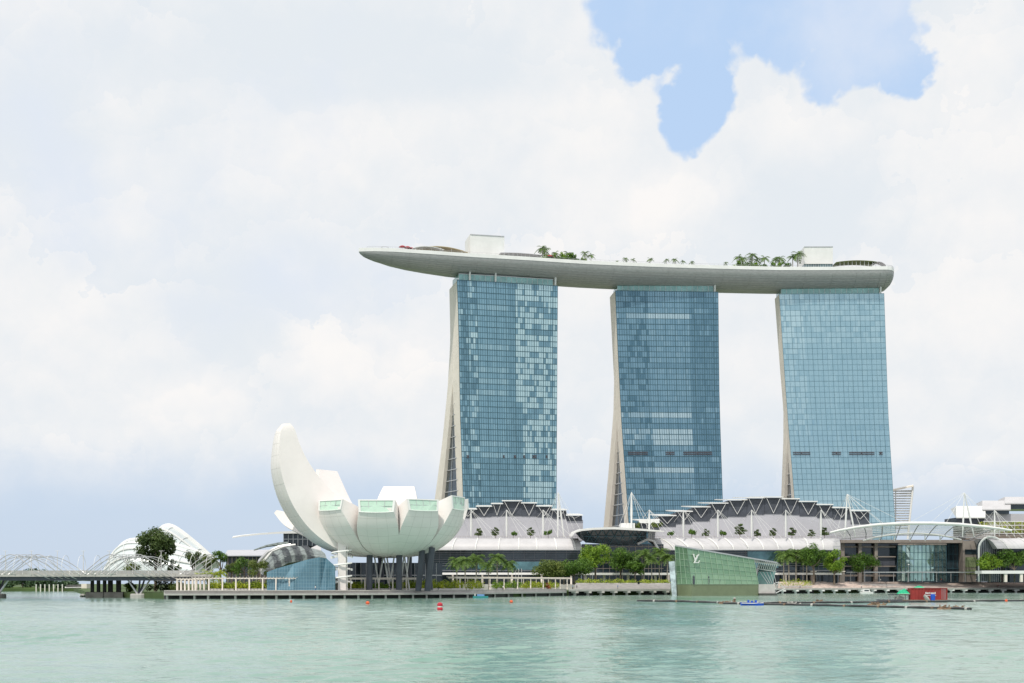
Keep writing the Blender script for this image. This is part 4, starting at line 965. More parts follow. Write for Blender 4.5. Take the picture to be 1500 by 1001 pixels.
hall('longest mall hall with a stepped roof, behind the green glass pavilion', 945, 1236, 949, 1230, 968, 1228,
     [(936, 966, 762.5), (964, 991, 754.8), (989, 1015, 748.5), (1013, 1041, 742), (1039, 1067, 736.5), (1065, 1095, 731.5), (1093, 1121, 728.5), (1119, 1147, 727.5), (1145, 1172, 730), (1170, 1198, 734), (1196, 1221, 738.5), (1219, 1247, 743), (1245, 1275, 747.5)],
     [(960, 771), (985, 767), (1010, 763), (1040, 757.5), (1066, 755.5), (1094, 752.5), (1120, 751), (1146, 751.5), (1172, 753), (1198, 755), (1222, 757.5), (1250, 760), (1278, 767)], 698, 737, [968+i*23.5 for i in range(11)], (960, 1278), [(1095, 1140, 808, 832)], True)
# curved link canopy between the halls
lk = thing('curved_canopy', 'dark glazed link building under a thin white wing roof, between the two long mall halls', 'canopy', (X(905, 690), 690, 4.6))
secs = []
for px, py, tk in ((838, 786, .2), (842, 779.5, .5), (852, 775.5, .9), (870, 773.2, 1.1), (900, 772.2, 1.2), (930, 774, 1.1), (955, 776, .9), (973, 778, .5)):
    a = P(px, py, 676); secs.append([a, a+Vector((0, 40, 1.5)), a+Vector((0, 40, 1.5-tk)), a+Vector((0, 0, -tk))])
mb = MB(); mb.loft(secs); mb.build('wing_roof', M['white'], lk, True)
secs = []
for px, py, pb in ((843, 780.5, 782), (850, 777, 789), (858, 775.5, 795), (880, 775, 797), (920, 775, 798), (940, 776, 796), (947, 777, 790)):
    secs.append([P(px, py, 680), P(px, pb, 690), P(px, pb, 712), P(px, py, 712)])
mb = MB(); mb.loft(secs); mb.build('glazed_drum', M['dark_glass'], lk)
mb = MB()
for (a, b) in ((858, 870), (870, 882), (882, 894), (894, 906), (906, 918), (918, 930), (930, 942)):
    mb.beam(P(a, 776, 679.4), P(b, 796, 689.4), .22); mb.beam(P(b, 776, 679.4), P(a, 796, 689.4), .22)
mb.beam(P(856, 786, 684.4), P(944, 786, 684.4), .25); mb.build('lattice', M['mullion'], lk)
mb = MB(); mb.box(X(852, 695), X(972, 695), 695, 715, 4, Z(797, 692)); gb = mb.build('glass_lobby', M['dark_glass'], lk)
mb = MB()
for k in range(5): mb.beam(P(853, 801+k*8, 694.6), P(972, 801+k*8, 694.6), .3)
for k in range(13): mb.beam(P(855+k*9.5, 798, 694.6), G(855+k*9.5, 694.6, 4.6), .2)
mb.build('mullions', M['stone'], gb)
mb = MB(); mb.tube([P(934, 797, 688), P(948, 790, 690), P(958, 793, 690), (X(966, 690), 690, Z(808, 690))], .7, 6); mb.build('edge_arch', M['silver'], lk, True)
mb = MB(); mb.box(X(910, 700), X(930, 700), 700, 712, Z(774, 700), Z(766.5, 700)); mb.build('roof_box', M['white'], lk)
mb = MB(); mb.box(X(850, 668), X(984, 668), 660, 672, 9.3, 10.4); cn = mb.build('foot_canopy', M['white'], lk)
for px in (858, 885, 920, 960):
    mb = MB(); mb.box(X(px, 664)-.6, X(px, 664)+.6, 663, 664.4, 4.4, 9.3); mb.build('column', M['cream'], cn)
mb = MB(); mb.loft([[P(936+i*6, 760.8+abs(i-2)*.3, 716), P(936+i*6, 766.5, 716), P(936+i*6, 766.5, 722), P(936+i*6, 760.5, 722)] for i in range(6)]); mb.build('roof_pod', M['white'], lk)
rnd = random.Random(9)
for i, (px, lab) in enumerate(((934, 'green roof-garden tree left of the white roof pod'), (958, 'green roof-garden tree under the white roof pod'), (966, 'green roof-garden tree right of the white roof pod'))):
    make_tree('roof_garden_tree', lab, 'tree', 4.2, 2.2, 1.7, M['leaf_olive'], 300+i, 300, .4, 7, loc=(X(px, 702), 702, Z(776, 702)))

# masts and stays
def mast(label, px, ptop, pbase, d, stays, r=.42, lean=0, legs=None, pad=True):
    root = thing('stay_mast', label, 'mast', (X(px, d), d, Z(pbase, d)), 'white masts with stay cables along the mall roof')
    top = P(px+lean, ptop, d); mb = MB(); bse = P(px, pbase, d)
    if legs:
        for lg in legs:
            m2 = MB(); m2.tube([P(lg, pbase, d+2*(lg > px)), P((lg+px+lean)/2, (pbase+ptop)/2, d+1*(lg > px)), top], [.30, .52, .22], 7); m2.build('leg', M['white'], root, True)
    else:
        mb.tube([bse, bse.lerp(top, .45), bse.lerp(top, .75), top], [r*.75, r*1.25, r*.95, r*.35], 8); mb.build('pole', M['white'], root, True)
    for (qx, qy, qd) in stays:
        m2 = MB(); m2.tube([top, P(qx, qy, qd)], .085, 4); m2.build('stay_cable', M['white'], root)
    return root
def std_mast(label, px): return mast(label, px, 747, 787, 700, [(px+22, 786, 697), (px+34, 788.5, 696), (px+46, 790, 694), (px-6, 786, 716), (px+4, 786, 718), (px-14, 765, 735)])
for i, px in enumerate((690, 742, 795.5)):
    std_mast(['white stay mast just right of the lotus building', 'white stay mast before the middle of the left stepped roof', 'white stay mast left of the tall forked mast on the left mall hall'][i], px)
mast('tall white forked mast at the right end of the left mall hall', 817.5, 721, 787, 699, [(800, 786, 700), (790, 786, 698), (840, 775, 705), (856, 786, 696), (835, 786, 696)], legs=(817, 826))
mast('tall white mast on the link roof in front of the middle tower', 925, 721, 774, 698, [(905, 776, 695), (912, 776, 694), (945, 786, 695), (955, 786, 696), (965, 788, 694)], r=.5)
for i, px in enumerate((951, 1001, 1051.6, 1101, 1151, 1202.6)): std_mast(f'white stay mast along the longest mall hall, {ORD[i]} of six from the left', px)
mast('tall A-shaped mast beside the left end of the plaza canopy', 1241, 724, 787, 703, [(1224, 786, 698), (1276, 769, 690), (1300, 772, 690), (1290, 766, 700), (1330, 768, 692), (1260, 770, 695), (1216, 772, 735)], legs=(1237.5, 1253))
mast('tall A-shaped mast beside the right end of the plaza canopy', 1412.5, 722, 787, 706, [(1362, 767, 690), (1385, 768, 690), (1330, 767, 695), (1438, 772, 697), (1465, 785, 695), (1480, 788, 694)], legs=(1410, 1427))
mast('white stay mast in front of the green terraces at the right', 1457, 747.5, 788, 706, [(1475, 786, 697), (1488, 788, 696), (1500, 789, 694), (1445, 786, 716), (1470, 770, 730), (1440, 768, 735)])

# clipped trees on the roof terrace
lay = []
def layered(seed):
    rnd = random.Random(seed); t = thing('terrace_tree', 'x', 'tree', (0, 0, 0), 'clipped trees on the mall roof terrace')
    mb = MB(); mb.tube([(0, 0, 0), (.1, 0, 2.4), (0, 0, 5.4)], [.17, .13, .05], 6)
    L = []
    for (z, r) in ((2.4, 2.6), (3.4, 2.7), (4.4, 2.1), (5.4, 1.3)):
        for k in range(5):
            a = rnd.uniform(0, 6.28); q = r*rnd.uniform(.35, .7); c = (q*math.cos(a), q*math.sin(a), z+rnd.uniform(-.25, .25)); L.append((c, (r*rnd.uniform(.34, .5), .42)))
            mb.tube([(0, 0, z-.6), c], [.07, .03], 4)
    mb.build('trunk', M['bark'], t, True); cb = MB(); leaves(cb, L, 650, .36, rnd); cb.build('crown', M['leaf_dark'], t); return t
def ball(seed): 
    return make_tree('terrace_tree', 'x', 'tree', 5.6, 2.4, 2.1, M['leaf_tree'], seed, 600, .36, 9, 'clipped trees on the mall roof terrace')
protos = [layered(1), ball(2), layered(3)]; used = set()
tx = [(701, 0), (726, 2), (752, 1), (777, 2), (803, 1)] + [(982, 1), (1013, 1), (1034, 0), (1060, 1), (1084, 2), (1109, 0), (1133, 2), (1160, 0), (1188, 2), (1208, 0)]
for i, (px, k) in enumerate(tx):
    lab = f'small tree on the left mall hall terrace, {ORD[i]} of five from the left' if i < 5 else f'small tree on the longest mall hall terrace, {ORD[i-5]} of ten from the left'
    loc = Vector((X(px, 712), 712, Z(789, 699))); sc = 1.0+.12*math.sin(i*2.3)+(.28 if px == 1084 else 0)
    if k not in used:
        used.add(k); o = protos[k]; o.location = loc; o['label'] = lab; o.scale = (sc,)*3
    else: dup(protos[k], loc, i*1.1, lab, sc)

# ------------------------------------------------------------------ event plaza with its lattice canopy
pz = thing('plaza_hall', 'brown stone plaza hall with a big glass drum under an arched lattice canopy', 'plaza building', (X(1330, 735), 735, 6))
def yrim(px): return interp([(1216, 780.5), (1230, 777), (1255, 772.5), (1285, 769), (1325, 766.8), (1365, 766.8), (1405, 768.3), (1440, 771.5), (1465, 774.5), (1482, 777.5)], px)
mb = MB(); rimp = [P(px, yrim(px), 690) for px in range(1216, 1483, 7)]
mb.tube(rimp, [.55+.35*math.sin(math.pi*i/(len(rimp)-1)) for i in range(len(rimp))], 8); mb.build('rim_arch', M['white'], pz, True)
rimb = [P(1232+(px-1216)*(1440-1232)/266, 790.5-5.5*math.sin(math.pi*(px-1216)/266), 722) for px in range(1216, 1483, 7)]
mb = MB(); mb.tube([p+Vector((0, 0, .4)) for p in rimb], .3, 6); mb.build('rear_arch', M['silver'], pz, True)
for i in range(3, len(rimp)-2, 4):
    mb = MB(); a, b = rimp[i], rimb[i]; mb.tube([a, a.lerp(b, .35)+Vector((0, 0, .9)), a.lerp(b, .7)+Vector((0, 0, .4)), P(0, 791, 724)*0+Vector((b.x, 725, Z(791, 725)))], [.22, .3, .28, .2], 5); mb.build('canopy_rib', M['grey_wall'], pz, True)
mb = MB()
for u in (.12, .25, .38, .5, .62, .75, .88):
    mb.tube([a.lerp(b, u)+Vector((0, 0, .9*math.sin(math.pi*u)+.25)) for a, b in zip(rimp, rimb)], .12, 4)
mb.build('lattice_purlins', M['white'], pz)
M['canopy_glass'] = bpy.data.materials.new('canopy_glass'); M['canopy_glass'].use_nodes = True
b_ = M['canopy_glass'].node_tree.nodes['Principled BSDF']; b_.inputs['Base Color'].default_value = (.75, .80, .80, 1); b_.inputs['Roughness'].default_value = .15; b_.inputs['Alpha'].default_value = .35
mb = MB()
for i in range(len(rimp)-1):
    mb.poly([rimp[i]+Vector((0, 0, .8)), rimp[i+1]+Vector((0, 0, .8)), rimb[i+1]+Vector((0, 0, .8)), rimb[i]+Vector((0, 0, .8))])
mb.build('canopy_glass', M['canopy_glass'], pz)
mb = MB(); mb.tube([P(px, 792-10.5*max(0, 1-((px-1338)/74)**2), 716) for px in range(1264, 1413, 6)], .5, 6); mb.build('inner_arch', M['white'], pz, True)
for px in (1288, 1310, 1333, 1355, 1377):
    mb = MB(); mb.beam(P(px, 792-10.5*max(0, 1-((px-1338)/74)**2), 716.5), P(px, 793, 717), .45); mb.build('short_post', M['white'], pz)
mb = MB(); mb.box(X(1232, 727), X(1411, 727), 727, 733, Z(795.5, 727), Z(791, 727)); mb.build('fascia_beam', M['stone'], pz)
mb = MB(); mb.box(X(1231, 733), X(1437, 733), 733.2, 775, 5.5, Z(792, 733)); mb.build('dark_hall', M['dark_glass'], pz)
for a, b in ((1232, 1237), (1257.5, 1262), (1281, 1285.5)):
    mb = MB(); mb.box(X(a, 730), X(b, 730), 729.5, 733.1, 5.8, Z(795.6, 730)); mb.build('stone_pier', M['stone'], pz)
for k, (py, h) in enumerate(((800, .9), (815, .6), (829, .6), (842, 1.0))):
    mb = MB(); mb.box(X(1237.2, 731), X(1312, 731), 731, 733.1, Z(py, 731)-h, Z(py, 731)); mb.build('floor_edge', M['stone'], pz)
for a, b, y0, y1, m_ in ((1237.3, 1257, 800.4, 814.5, 'dark_glass'), (1285.8, 1311, 816, 828.6, 'dark_metal')):
    mb = MB(); mb.box(X(a, 732), X(b, 732), 732.2, 733.1, Z(y1, 732), Z(y0, 732)); mb.build('recess_glazing', M[m_], pz)
# glass drum: a slightly bowed wall of big panes
secs = []; nd = 12
for i in range(nd+1):
    px = 1314+(1387-1314)*i/nd; bow = 5*(1-((i-nd/2)/(nd/2))**2); d = 726-bow
    secs.append([G(px+(1351-px)*.035, d-.6, Z(799, d)), G(px, d, 6.3)])
drum_mat = mat('plaza_drum_glass', (.42, .56, .54), .04, .75, var=.2, scale=.12, ior=1.6)
M['drum'] = drum_mat
gm = MB()
for i in range(nd):
    a, b = secs[i], secs[i+1]
    for k in range(5):
        j = rnd.gauss(0, .03); gm.poly([a[0].lerp(a[1], k/5)+Vector((0, j, 0)), b[0].lerp(b[1], k/5)+Vector((0, j+rnd.gauss(0, .03), 0)), b[0].lerp(b[1], (k+1)/5), a[0].lerp(a[1], (k+1)/5)])
gd = gm.build('glass_drum', M['drum'], pz)
mb = MB()
for s in secs: mb.beam(s[0]+Vector((0, -.15, 0)), s[1]+Vector((0, -.15, 0)), .28)
for k in range(6): mb.tube([s[0].lerp(s[1], k/5)+Vector((0, -.15, 0)) for s in secs], .13, 4)
mb.build('mullions', M['mullion'], gd)
mb = MB(); mb.tube([s[0]+Vector((0, -.4, .5)) for s in secs], .5, 5); mb.build('drum_cornice', M['stone'], pz)
mb = MB()
for px in range(1390, 1409, 6): mb.beam(P(px, 796, 732.9), G(px, 732.9, 6), .22)
for py in (800, 812, 822, 833, 843): mb.beam(P(1388, py, 732.9), P(1409, py, 732.9), .22)
mb.build('side_mullions', M['mullion'], pz)
mb = MB(); mb.box(X(1410, 727), X(1434, 727), 726.5, 733.1, 5.8, Z(792.5, 727)); pr = mb.build('stone_tower', M['stone'], pz)
mb = MB(); mb.box(X(1413.5, 726.4), X(1431.5, 726.4), 726.2, 726.6, Z(812, 726), Z(805, 726)); mb.build('window', M['dark_glass'], pr)
mb = MB()
for a, b, y0, y1 in ((1414, 1431.5, 816.5, 831), (1414, 1431.5, 835, 841)):
    mb.box(X(a, 726.4), X(b, 726.4), 726.15, 726.6, Z(y1, 726), Z(y0, 726))
for k in range(6): mb.beam(P(1415+k*3.2, 816, 726.0), P(1415+k*3.2, 842, 726.0), .25)
M['green_glass'] = mat('yellow_green_glazing', (.28, .34, .18), .12, .1, var=.2, scale=.4)
mb.build('green_window', M['green_glass'], pr)
mb = MB(); mb.box(X(1240, 722), X(1436, 722), 714, 722, 10.9, 11.4); hr = mb.build('entrance_canopy', M['silver'], pz)
for px in range(1246, 1436, 21):
    mb = MB(); mb.tube([G(px, 715, 5.8), G(px, 715, 10.9)], .16, 6); mb.build('post', M['silver'], hr)
# arch end of the next hall, right
rh = thing('arched_hall', 'hall with a round white arch front, right of the stone plaza hall', 'mall building', (X(1480, 715), 715, 6), 'mall halls along the promenade')
ac, ar = 1452, 19.5
def archp(px_c, r, d, n=16, y0=804): return [Vector((X(px_c, d)+r*math.cos(math.pi*k/n)*d/FOC, d, Z(y0, d)+r*math.sin(math.pi*k/n)*d/FOC)) for k in range(n+1)]
q0 = archp(ac-.5, 17.5, 704); q1 = archp(ac, 17.5, 730)
mb = MB(); mb.tube([Vector((q0[-1].x, 704, 6))]+q0[::-1]+[], .6, 6); mb.tube(q0[:1]+[q0[0]+Vector((1.4, 0, -6))], .5, 6); mb.build('front_arch', M['white'], rh, True)
mb = MB(); mb.poly([Vector((q0[0].x, 707, 6))]+[p+Vector((0, 3, 0)) for p in q0]+[Vector((q0[-1].x, 707, 6))]); mb.v += [(x_, y_+1, z_) for x_, y_, z_ in mb.v[:]]; mb.face(range(len(mb.v)//2, len(mb.v))); eg = mb.build('end_glazing', M['dark_glass'], rh)
mb = MB()
for k in range(1, 12):
    u = -1+k/6; zz = Z(804, 706)+17.2*math.sqrt(max(0, 1-u*u))*706/FOC; mb.beam((X(ac, 706)+u*17*706/FOC, 706.5, 6), (X(ac, 706)+u*17*706/FOC, 706.5, zz), .18)
mb.build('mullions', M['silver'], eg)
secs = []
for i in range(9):
    px = 1452+i*16; q = []
    for k in range(9):
        a = math.pi/2*k/8; q.append(Vector((X(px+9*(1-math.sin(a)), 700), 697+9*(1-math.cos(a))+3, Z(804, 700)+(Z(788.5, 706)-Z(804, 700))*math.sin(a))))
    secs.append(q)
mb = MB(); mb.loft([q+[q[-1]+Vector((0, 26, 0)), q[0]+Vector((0, 26, 0))] for q in secs]); ev = mb.build('barrel_eave', M['roofband'], rh, True)
for q in secs[1::2]:
    mb = MB(); mb.tube([p+Vector((0, -.15, .1)) for p in q], .26, 4); mb.build('seam_rib', M['white'], ev)
mb = MB(); mb.box(X(1470, 706), X(1580, 706), 704, 730, 5.5, Z(804.2, 704)); mb.build('glass_front', M['dark_glass'], rh)
mb = MB(); mb.box(X(1440, 690), X(1600, 690), 692, 702, 10.2, 11.8); cn = mb.build('foot_canopy', M['white'], rh)
for px in (1473, 1496, 1520):
    mb = MB(); mb.box(X(px, 693)-.7, X(px, 693)+.7, 692.4, 693.8, 5.8, 10.2); mb.build('column', M['cream'], cn)
# green terraces and white stepped roofs on the right
gt = thing('terraced_block', 'white stepped roofs above yellow-green planted terraces at the right edge', 'mall building', (X(1470, 760), 760, 30))
for k, (a, b, y0, y1, d, m_) in enumerate(((1401, 1443.5, 741.5, 757.5, 752, 'white'), (1439, 1480.5, 733.5, 746, 758, 'white'), (1472, 1530, 728, 737, 764, 'white'))):
    mb = MB(); s = [[P(a, y1, d), P(b, y1, d), P(b, y0, d+12), P(a, y0, d+12)], [P(a, y1, d)+Vector((0, 0, -.7)), P(b, y1, d)+Vector((0, 0, -.7)), P(b+8, y0, d+12)+Vector((0, 20, -.7)), P(a+8, y0, d+12)+Vector((0, 20, -.7))]]
    mb.loft(s); mb.build('stepped_roof', M['roofband'] if k else M['white'], gt)
for k, (a, b, y0, y1, d, m_) in enumerate(((1402, 1442, 758.2, 768, 754, 'dark_metal'), (1442.2, 1478.3, 746.6, 753, 760, 'dark_glass'), (1479, 1530, 736.6, 746, 766, 'dark_glass'), (1420, 1530, 752.8, 765, 762, 'grey_wall'), (1415, 1530, 765.2, 790, 757, 'stone'))):
    mb = MB(); mb.box(X(a, d), X(b, d), d, d+22, Z(y1, d), Z(y0, d)); mb.build('block', M[m_], gt)
mb = MB()
for py in (765.5, 771, 777, 783): mb.tube([P(1440, py-1.4, 744), P(1530, py-1.4, 744)], .22, 4)
for px in range(1442, 1530, 11): mb.beam(P(px, 763, 744.2), P(px, 786, 744.2), .16)
mb.build('terrace_rails', M['white'], gt)
for k, (y, a) in enumerate(((768, 1438), (774, 1446), (780, 1452))):
    r = thing('planted_terrace', f'yellow-green planting on the stepped terrace at the right edge, {ORD[k]} row from the top', 'planting', (0, 0, 0), 'planted terrace rows at the right edge')
    cb = MB(); L = [((X(px, 750), 750-k*1.5, Z(y, 750)), (2.0, 1.5)) for px in range(a, 1525, 8)]; leaves(cb, L, 700, .5, rnd); cb.build('foliage', M['leaf_hedge'], r)
    tb = MB(); tb.box(X(a-2, 750), X(1530, 750), 748.6-k*1.5, 751-k*1.5, Z(y, 750)-2.4, Z(y, 750)-.6); tb.build('planter', M['stone'], r)
# slatted white screen tower behind the right hotel tower
ss = thing('slatted_tower', 'white louvred slanting screen just right of the right hotel tower', 'screen tower', (X(1322, 900), 900, 6))
mb = MB(); mb.tube([P(1337.5, 712, 900), P(1329.5, 790, 900)], .7, 6); mb.build('leaning_mast', M['white'], ss)
mb = MB()
for k in range(16):
    y = 719+k*3.6; mb.loft([[P(1305, y, 900), P(1336.3-k*.36, y-.9 if k < 3 else y, 900), P(1336.3-k*.36, y+1.6, 902), P(1305, y+1.6, 902)], [P(1305, y, 904), P(1336.3-k*.36, y, 904), P(1336.3-k*.36, y+1.6, 904), P(1305, y+1.6, 904)]])
mb.beam(P(1312, 716, 903), P(1312, 790, 903), .5); mb.build('slats', M['white'], ss)
mb = MB(); mb.loft([[P(1308, 717.5, 898), P(1338, 711, 898), P(1338, 713.5, 898), P(1308, 719.5, 898)], [P(1308, 716.5, 908), P(1338, 710, 908), P(1338, 712.5, 908), P(1308, 718.5, 908)]]); mb.build('top_beam', M['cream'], ss)

# ------------------------------------------------------------------ glass pavilion on the water
M['pav'] = pane_glass('green_pavilion_glass', (.07, .16, .10), (.25, .40, .26), (.45, .60, .42), .2, .05)
M['pav_base'] = mat('olive_stone_plinth', (.20, .235, .14), .35, .1, var=.08, scale=.3)
M['pav_frame'] = mat('pale_green_mullion', (.42, .56, .42), .35, .2)
pv = thing('crystal_pavilion', 'faceted green glass pavilion with a sloping roof standing in the water on a stone plinth', 'pavilion', (X(1050, 545), 545, 0))
dL, dK, dR = 536, 530, 548              # left edge, kink, right end
zp = Z(856, 532)
def pav_top(px): return interp([(988, 800.3), (1012, 804.3), (1050, 810.8), (1100, 818.8), (1137, 825)], px)
def facet(pts, name, mat_, parent): pass
fa = MB(); fr = MB(); rr = random.Random(4)
def grid(tl, tr, bl, br, nc, nr, fm, fr, dark):
    for i in range(nc):
        for k in range(nr):
            def q(u, v): return tl.lerp(tr, u).lerp(bl.lerp(br, u), v)
            tn = dark+rr.random()*.16+(.16 if k > nr-3 else 0)-(.10 if k == 0 else 0)
            j = rr.gauss(0, .015); fm.poly([q(i/nc, k/nr)+Vector((0, j, 0)), q((i+1)/nc, k/nr)+Vector((0, j+rr.gauss(0, .015), 0)), q((i+1)/nc, (k+1)/nr), q(i/nc, (k+1)/nr)], 0, tn)
    o = Vector((0, -.14, 0))
    for i in range(nc+1): fr.beam(tl.lerp(tr, i/nc)+o, bl.lerp(br, i/nc)+o, .17)
    for k in range(nr+1): fr.beam(tl.lerp(bl, k/nr)+o, tr.lerp(br, k/nr)+o, .10)
TL, BL = P(988.5, 800.3, dL), Vector((X(991.5, dL), dL, zp))
TK, BK = P(1006, 803.2, dK-1.5), Vector((X(1013, dK), dK, zp))
TR, BR = P(1104, 819.6, dR-2), Vector((X(1111, dR), dR, zp))
grid(TL, TK, BL, BK, 3, 6, fa, fr, .20); grid(TK, TR, BK, BR, 12, 6, fa, fr, .42)
gw = fa.build('glass_wall', M['pav'], pv, tone=True); fr.build('mullions', M['pav_frame'], gw)
mb = MB(); top = [TL, TK, TR, P(1138, 825.2, dR+3)]; back = [Vector((p.x*(dR+30)/p.y+2, dR+30, p.z-1)) for p in top]
mb.loft([[a+Vector((0, -.3, 0)), b, b+Vector((0, 0, .5)), a+Vector((0, -.3, .55))] for a, b in zip(top, back)]); mb.build('sloping_roof', M['silver'], pv)
mb = MB(); mb.prism([(BL.x, dL), (BK.x, dK), (BR.x, dR), (X(1112, dR), dR+26), (BL.x+2, dR+26)], -.8, zp); mb.build('plinth', M['pav_base'], pv)
mb = MB(); mb.prism([(BR.x+.02, dR+.3), (X(1136, dR), dR+1), (X(1136, dR), dR+20), (BR.x+.02, dR+20)], .9, zp-.05); mb.build('quay_block', M['paving'], pv)
mb = MB(); mb.prism([(BR.x+.2, dR-1), (X(1138, dR), dR-.5), (X(1138, dR), dR+18), (BR.x+.2, dR+18)], -.6, .85); mb.build('mooring_deck', M['dark_concrete'], pv)
mb = MB(); mb.prism([(BK.x+2, dK+5), (BR.x-2, dR+3), (BR.x-2, dR+20), (BK.x+2, dR+20)], zp+.01, zp+7.5); mb.build('inner_room', M['mid_glass'], pv)
mb = MB()
for i in range(11):
    px = 1108+i*2.9; a = P(px+1.5, pav_top(px+1.5)+.6, dR); bpt = P(px-2.2, pav_top(px)+13-i*.15, dR+2); mb.beam(a, bpt, .20)
mb.beam(P(1104, 832.6, dR+2), P(1137, 837.5, dR+2), .2); mb.build('slanted_fins', M['white'], pv)
mb = MB(); mb.loft([[P(1111, 838, dR+4), P(1136, 838, dR+4), Vector((X(1136, dR), dR+5, zp)), Vector((X(1111, dR), dR+5, zp))], [P(1111, 826, dR+18), P(1136, 830, dR+18), Vector((X(1136, dR), dR+18, zp)), Vector((X(1111, dR), dR+18, zp))]]); mb.build('end_glazing', M['parapet_glass'], pv)
mb = MB()
for i in range(5): mb.beam(P(1113+i*5, 838, dR+3), P(1125+i*3, 855, dR+3), .22)
mb.build('end_bracing', M['silver'], pv)
# pale upright slab at its left corner
mb = MB(); mb.loft([[P(979.5, 823, 532), P(988, 822, 532), P(989.5, 824, 535), P(981, 825, 535)], [P(984.5, 874, 532), P(991.5, 874, 532), P(991.5, 874, 535), P(985, 874, 535)], [P(987, 879, 532)+Vector((0, 0, 0)), P(990, 879, 532), P(990, 879, 535), P(987, 879, 535)]])
M['frost'] = mat('frosted_pale_glass', (.52, .60, .62), .2, .2, var=.45, scale=.35); mb.build('corner_slab', M['frost'], pv)
# monogram: an upright V crossed by a leaning L, flat metal letters on the glass
sgn = MB(); pl = lambda px, py: P(px, py, interp([(1012, dK-.9), (1104, dR-2.2)], px)-.35)
sgn.tube([pl(1015.8, 812.2), pl(1018.7, 822.3)], .34, 4); sgn.tube([pl(1023.4, 812.2), pl(1018.9, 822.3)], .2, 4)
for a, b, y in ((1014.4, 1017.6, 812.2), (1021.8, 1024.6, 812.2)): sgn.tube([pl(a, y), pl(b, y)], .11, 4)
sgn.tube([pl(1021.6, 813.8), pl(1017.4, 824.2)], .3, 4); sgn.tube([pl(1016.2, 824.4), pl(1023.2, 824.4), pl(1024.8, 821.2)], [.24, .24, .16], 4); sgn.tube([pl(1019.8, 813.8), pl(1023.0, 813.8)], .1, 4)
sgn.build('monogram', M['white'], pv)
for i, px in enumerate((1016, 1037.5, 1053.5)):
    mb = MB(); d = interp([(1012, dK), (1104, dR)], px)-.2; a = P(px, 856, d); mb.lathe([(.42, 0), (.5, 1.6), (.38, 2.6), (.5, 3.0), (.2, 3.5)], a+Vector((0, -.15, 0)), 7); mb.build('figure_post', M['dark_metal'], pv)
gw2 = thing('gangway', 'white lattice gangway ramp at the right end of the green pavilion', 'gangway', (X(1140, 560), 560, 0))
mb = MB()
A = [P(1133.5, 868, 550), P(1133.5, 855, 550), P(1140, 853, 553), P(1150, 862, 556), P(1136, 869, 552)]
mb.tube(A, .16, 4); mb.build('frame', M['white'], gw2)
mb = MB()
for a, b in ((0, 2), (1, 4), (1, 3), (4, 2)): mb.beam(A[a], A[b], .14)
mb.loft([[P(1136, 869, 551), P(1150, 862, 555), P(1150, 862.8, 555), P(1136, 870, 551)], [P(1136, 869, 554), P(1150, 862, 558), P(1150, 862.8, 558), P(1136, 870, 554)]]); mb.build('ramp', M['white'], gw2)

# ------------------------------------------------------------------ pergolas, hedges, trees along the promenade
def pergola(label, x0, x1, dz, npost, zt, depth=3.2):
    root = thing('pergola', label, 'pergola', (X((x0+x1)/2, shore((x0+x1)/2)+dz), shore((x0+x1)/2)+dz, 2.55), 'white pergolas along the promenade')
    A = G(x0, shore(x0)+dz, 0); B = G(x1, shore(x1)+dz, 0); t = (B-A).normalized(); n = Vector((-t.y, t.x, 0)); L = (B-A).length
    mb = MB()
    for o_ in (0, depth):
        a, b = A+n*o_, B+n*o_; mb.beam(a+Vector((0, 0, zt)), b+Vector((0, 0, zt)), .38)
    mb.build('long_beam', M['cream'], root)
    k = 0; s = MB()
    while k*1.1 < L:
        p = A+t*(k*1.1); s.beam(p-n*.7+Vector((0, 0, zt+.36)), p+n*(depth+.7)+Vector((0, 0, zt+.36)), .22); k += 1
    s.build('roof_slats', M['cream'], root)
    for i in range(npost):
        p = A+t*(L*(.03+.94*i/(npost-1)))
        for o_ in (0, depth):
            q = p+n*o_; mb = MB(); mb.beam(q+Vector((0, 0, 2.4)), q+Vector((0, 0, zt-.18)), .42 if o_ == 0 else .34); mb.build('post', M['cream'], root)
    return root
pergola('white slatted pergola at the left end of the promenade, below the tiled blue wall', 281, 448, 9, 9, 6.7)
pergola('white slatted pergola in front of the columns of the lotus building', 489, 619, 11, 7, 6.6)
pergola('longest white slatted pergola below the row of palms', 668, 835, 12, 9, 7.0)
pergola('older grey-white slatted pergola half hidden by the bridge landing', 258, 300, 12, 8, 6.4)
def hedge(label, x0, x1, dz, h, wd, m, n, lab_cat='hedge', base=2.55):
    root = thing('hedge', label, lab_cat, (0, 0, 0), 'planting beds along the promenade'); L = []; px = x0; q = random.Random(int(x0)); h *= 1.15
    while px < x1:
        hh = h*q.uniform(.9, 1.4); a = G(px, shore(px)+dz+q.uniform(-.8, .8), base+.5+hh*.45); L.append((tuple(a), (wd*q.uniform(.7, 1.1), hh*.55))); px += 3.2
    cb = MB(); leaves(cb, L, n, .30, q); cb.build('foliage', m, root)
    A = G(x0-2, shore(x0)+dz-1.6, 0); B = G(x1+2, shore(x1)+dz-1.6, 0); mb = MB(); mb.prism([(A.x, A.y), (B.x, B.y), (B.x, B.y+3.2), (A.x, A.y+3.2)], base-.02, base+.75); mb.build('planter', M['paving'], root)
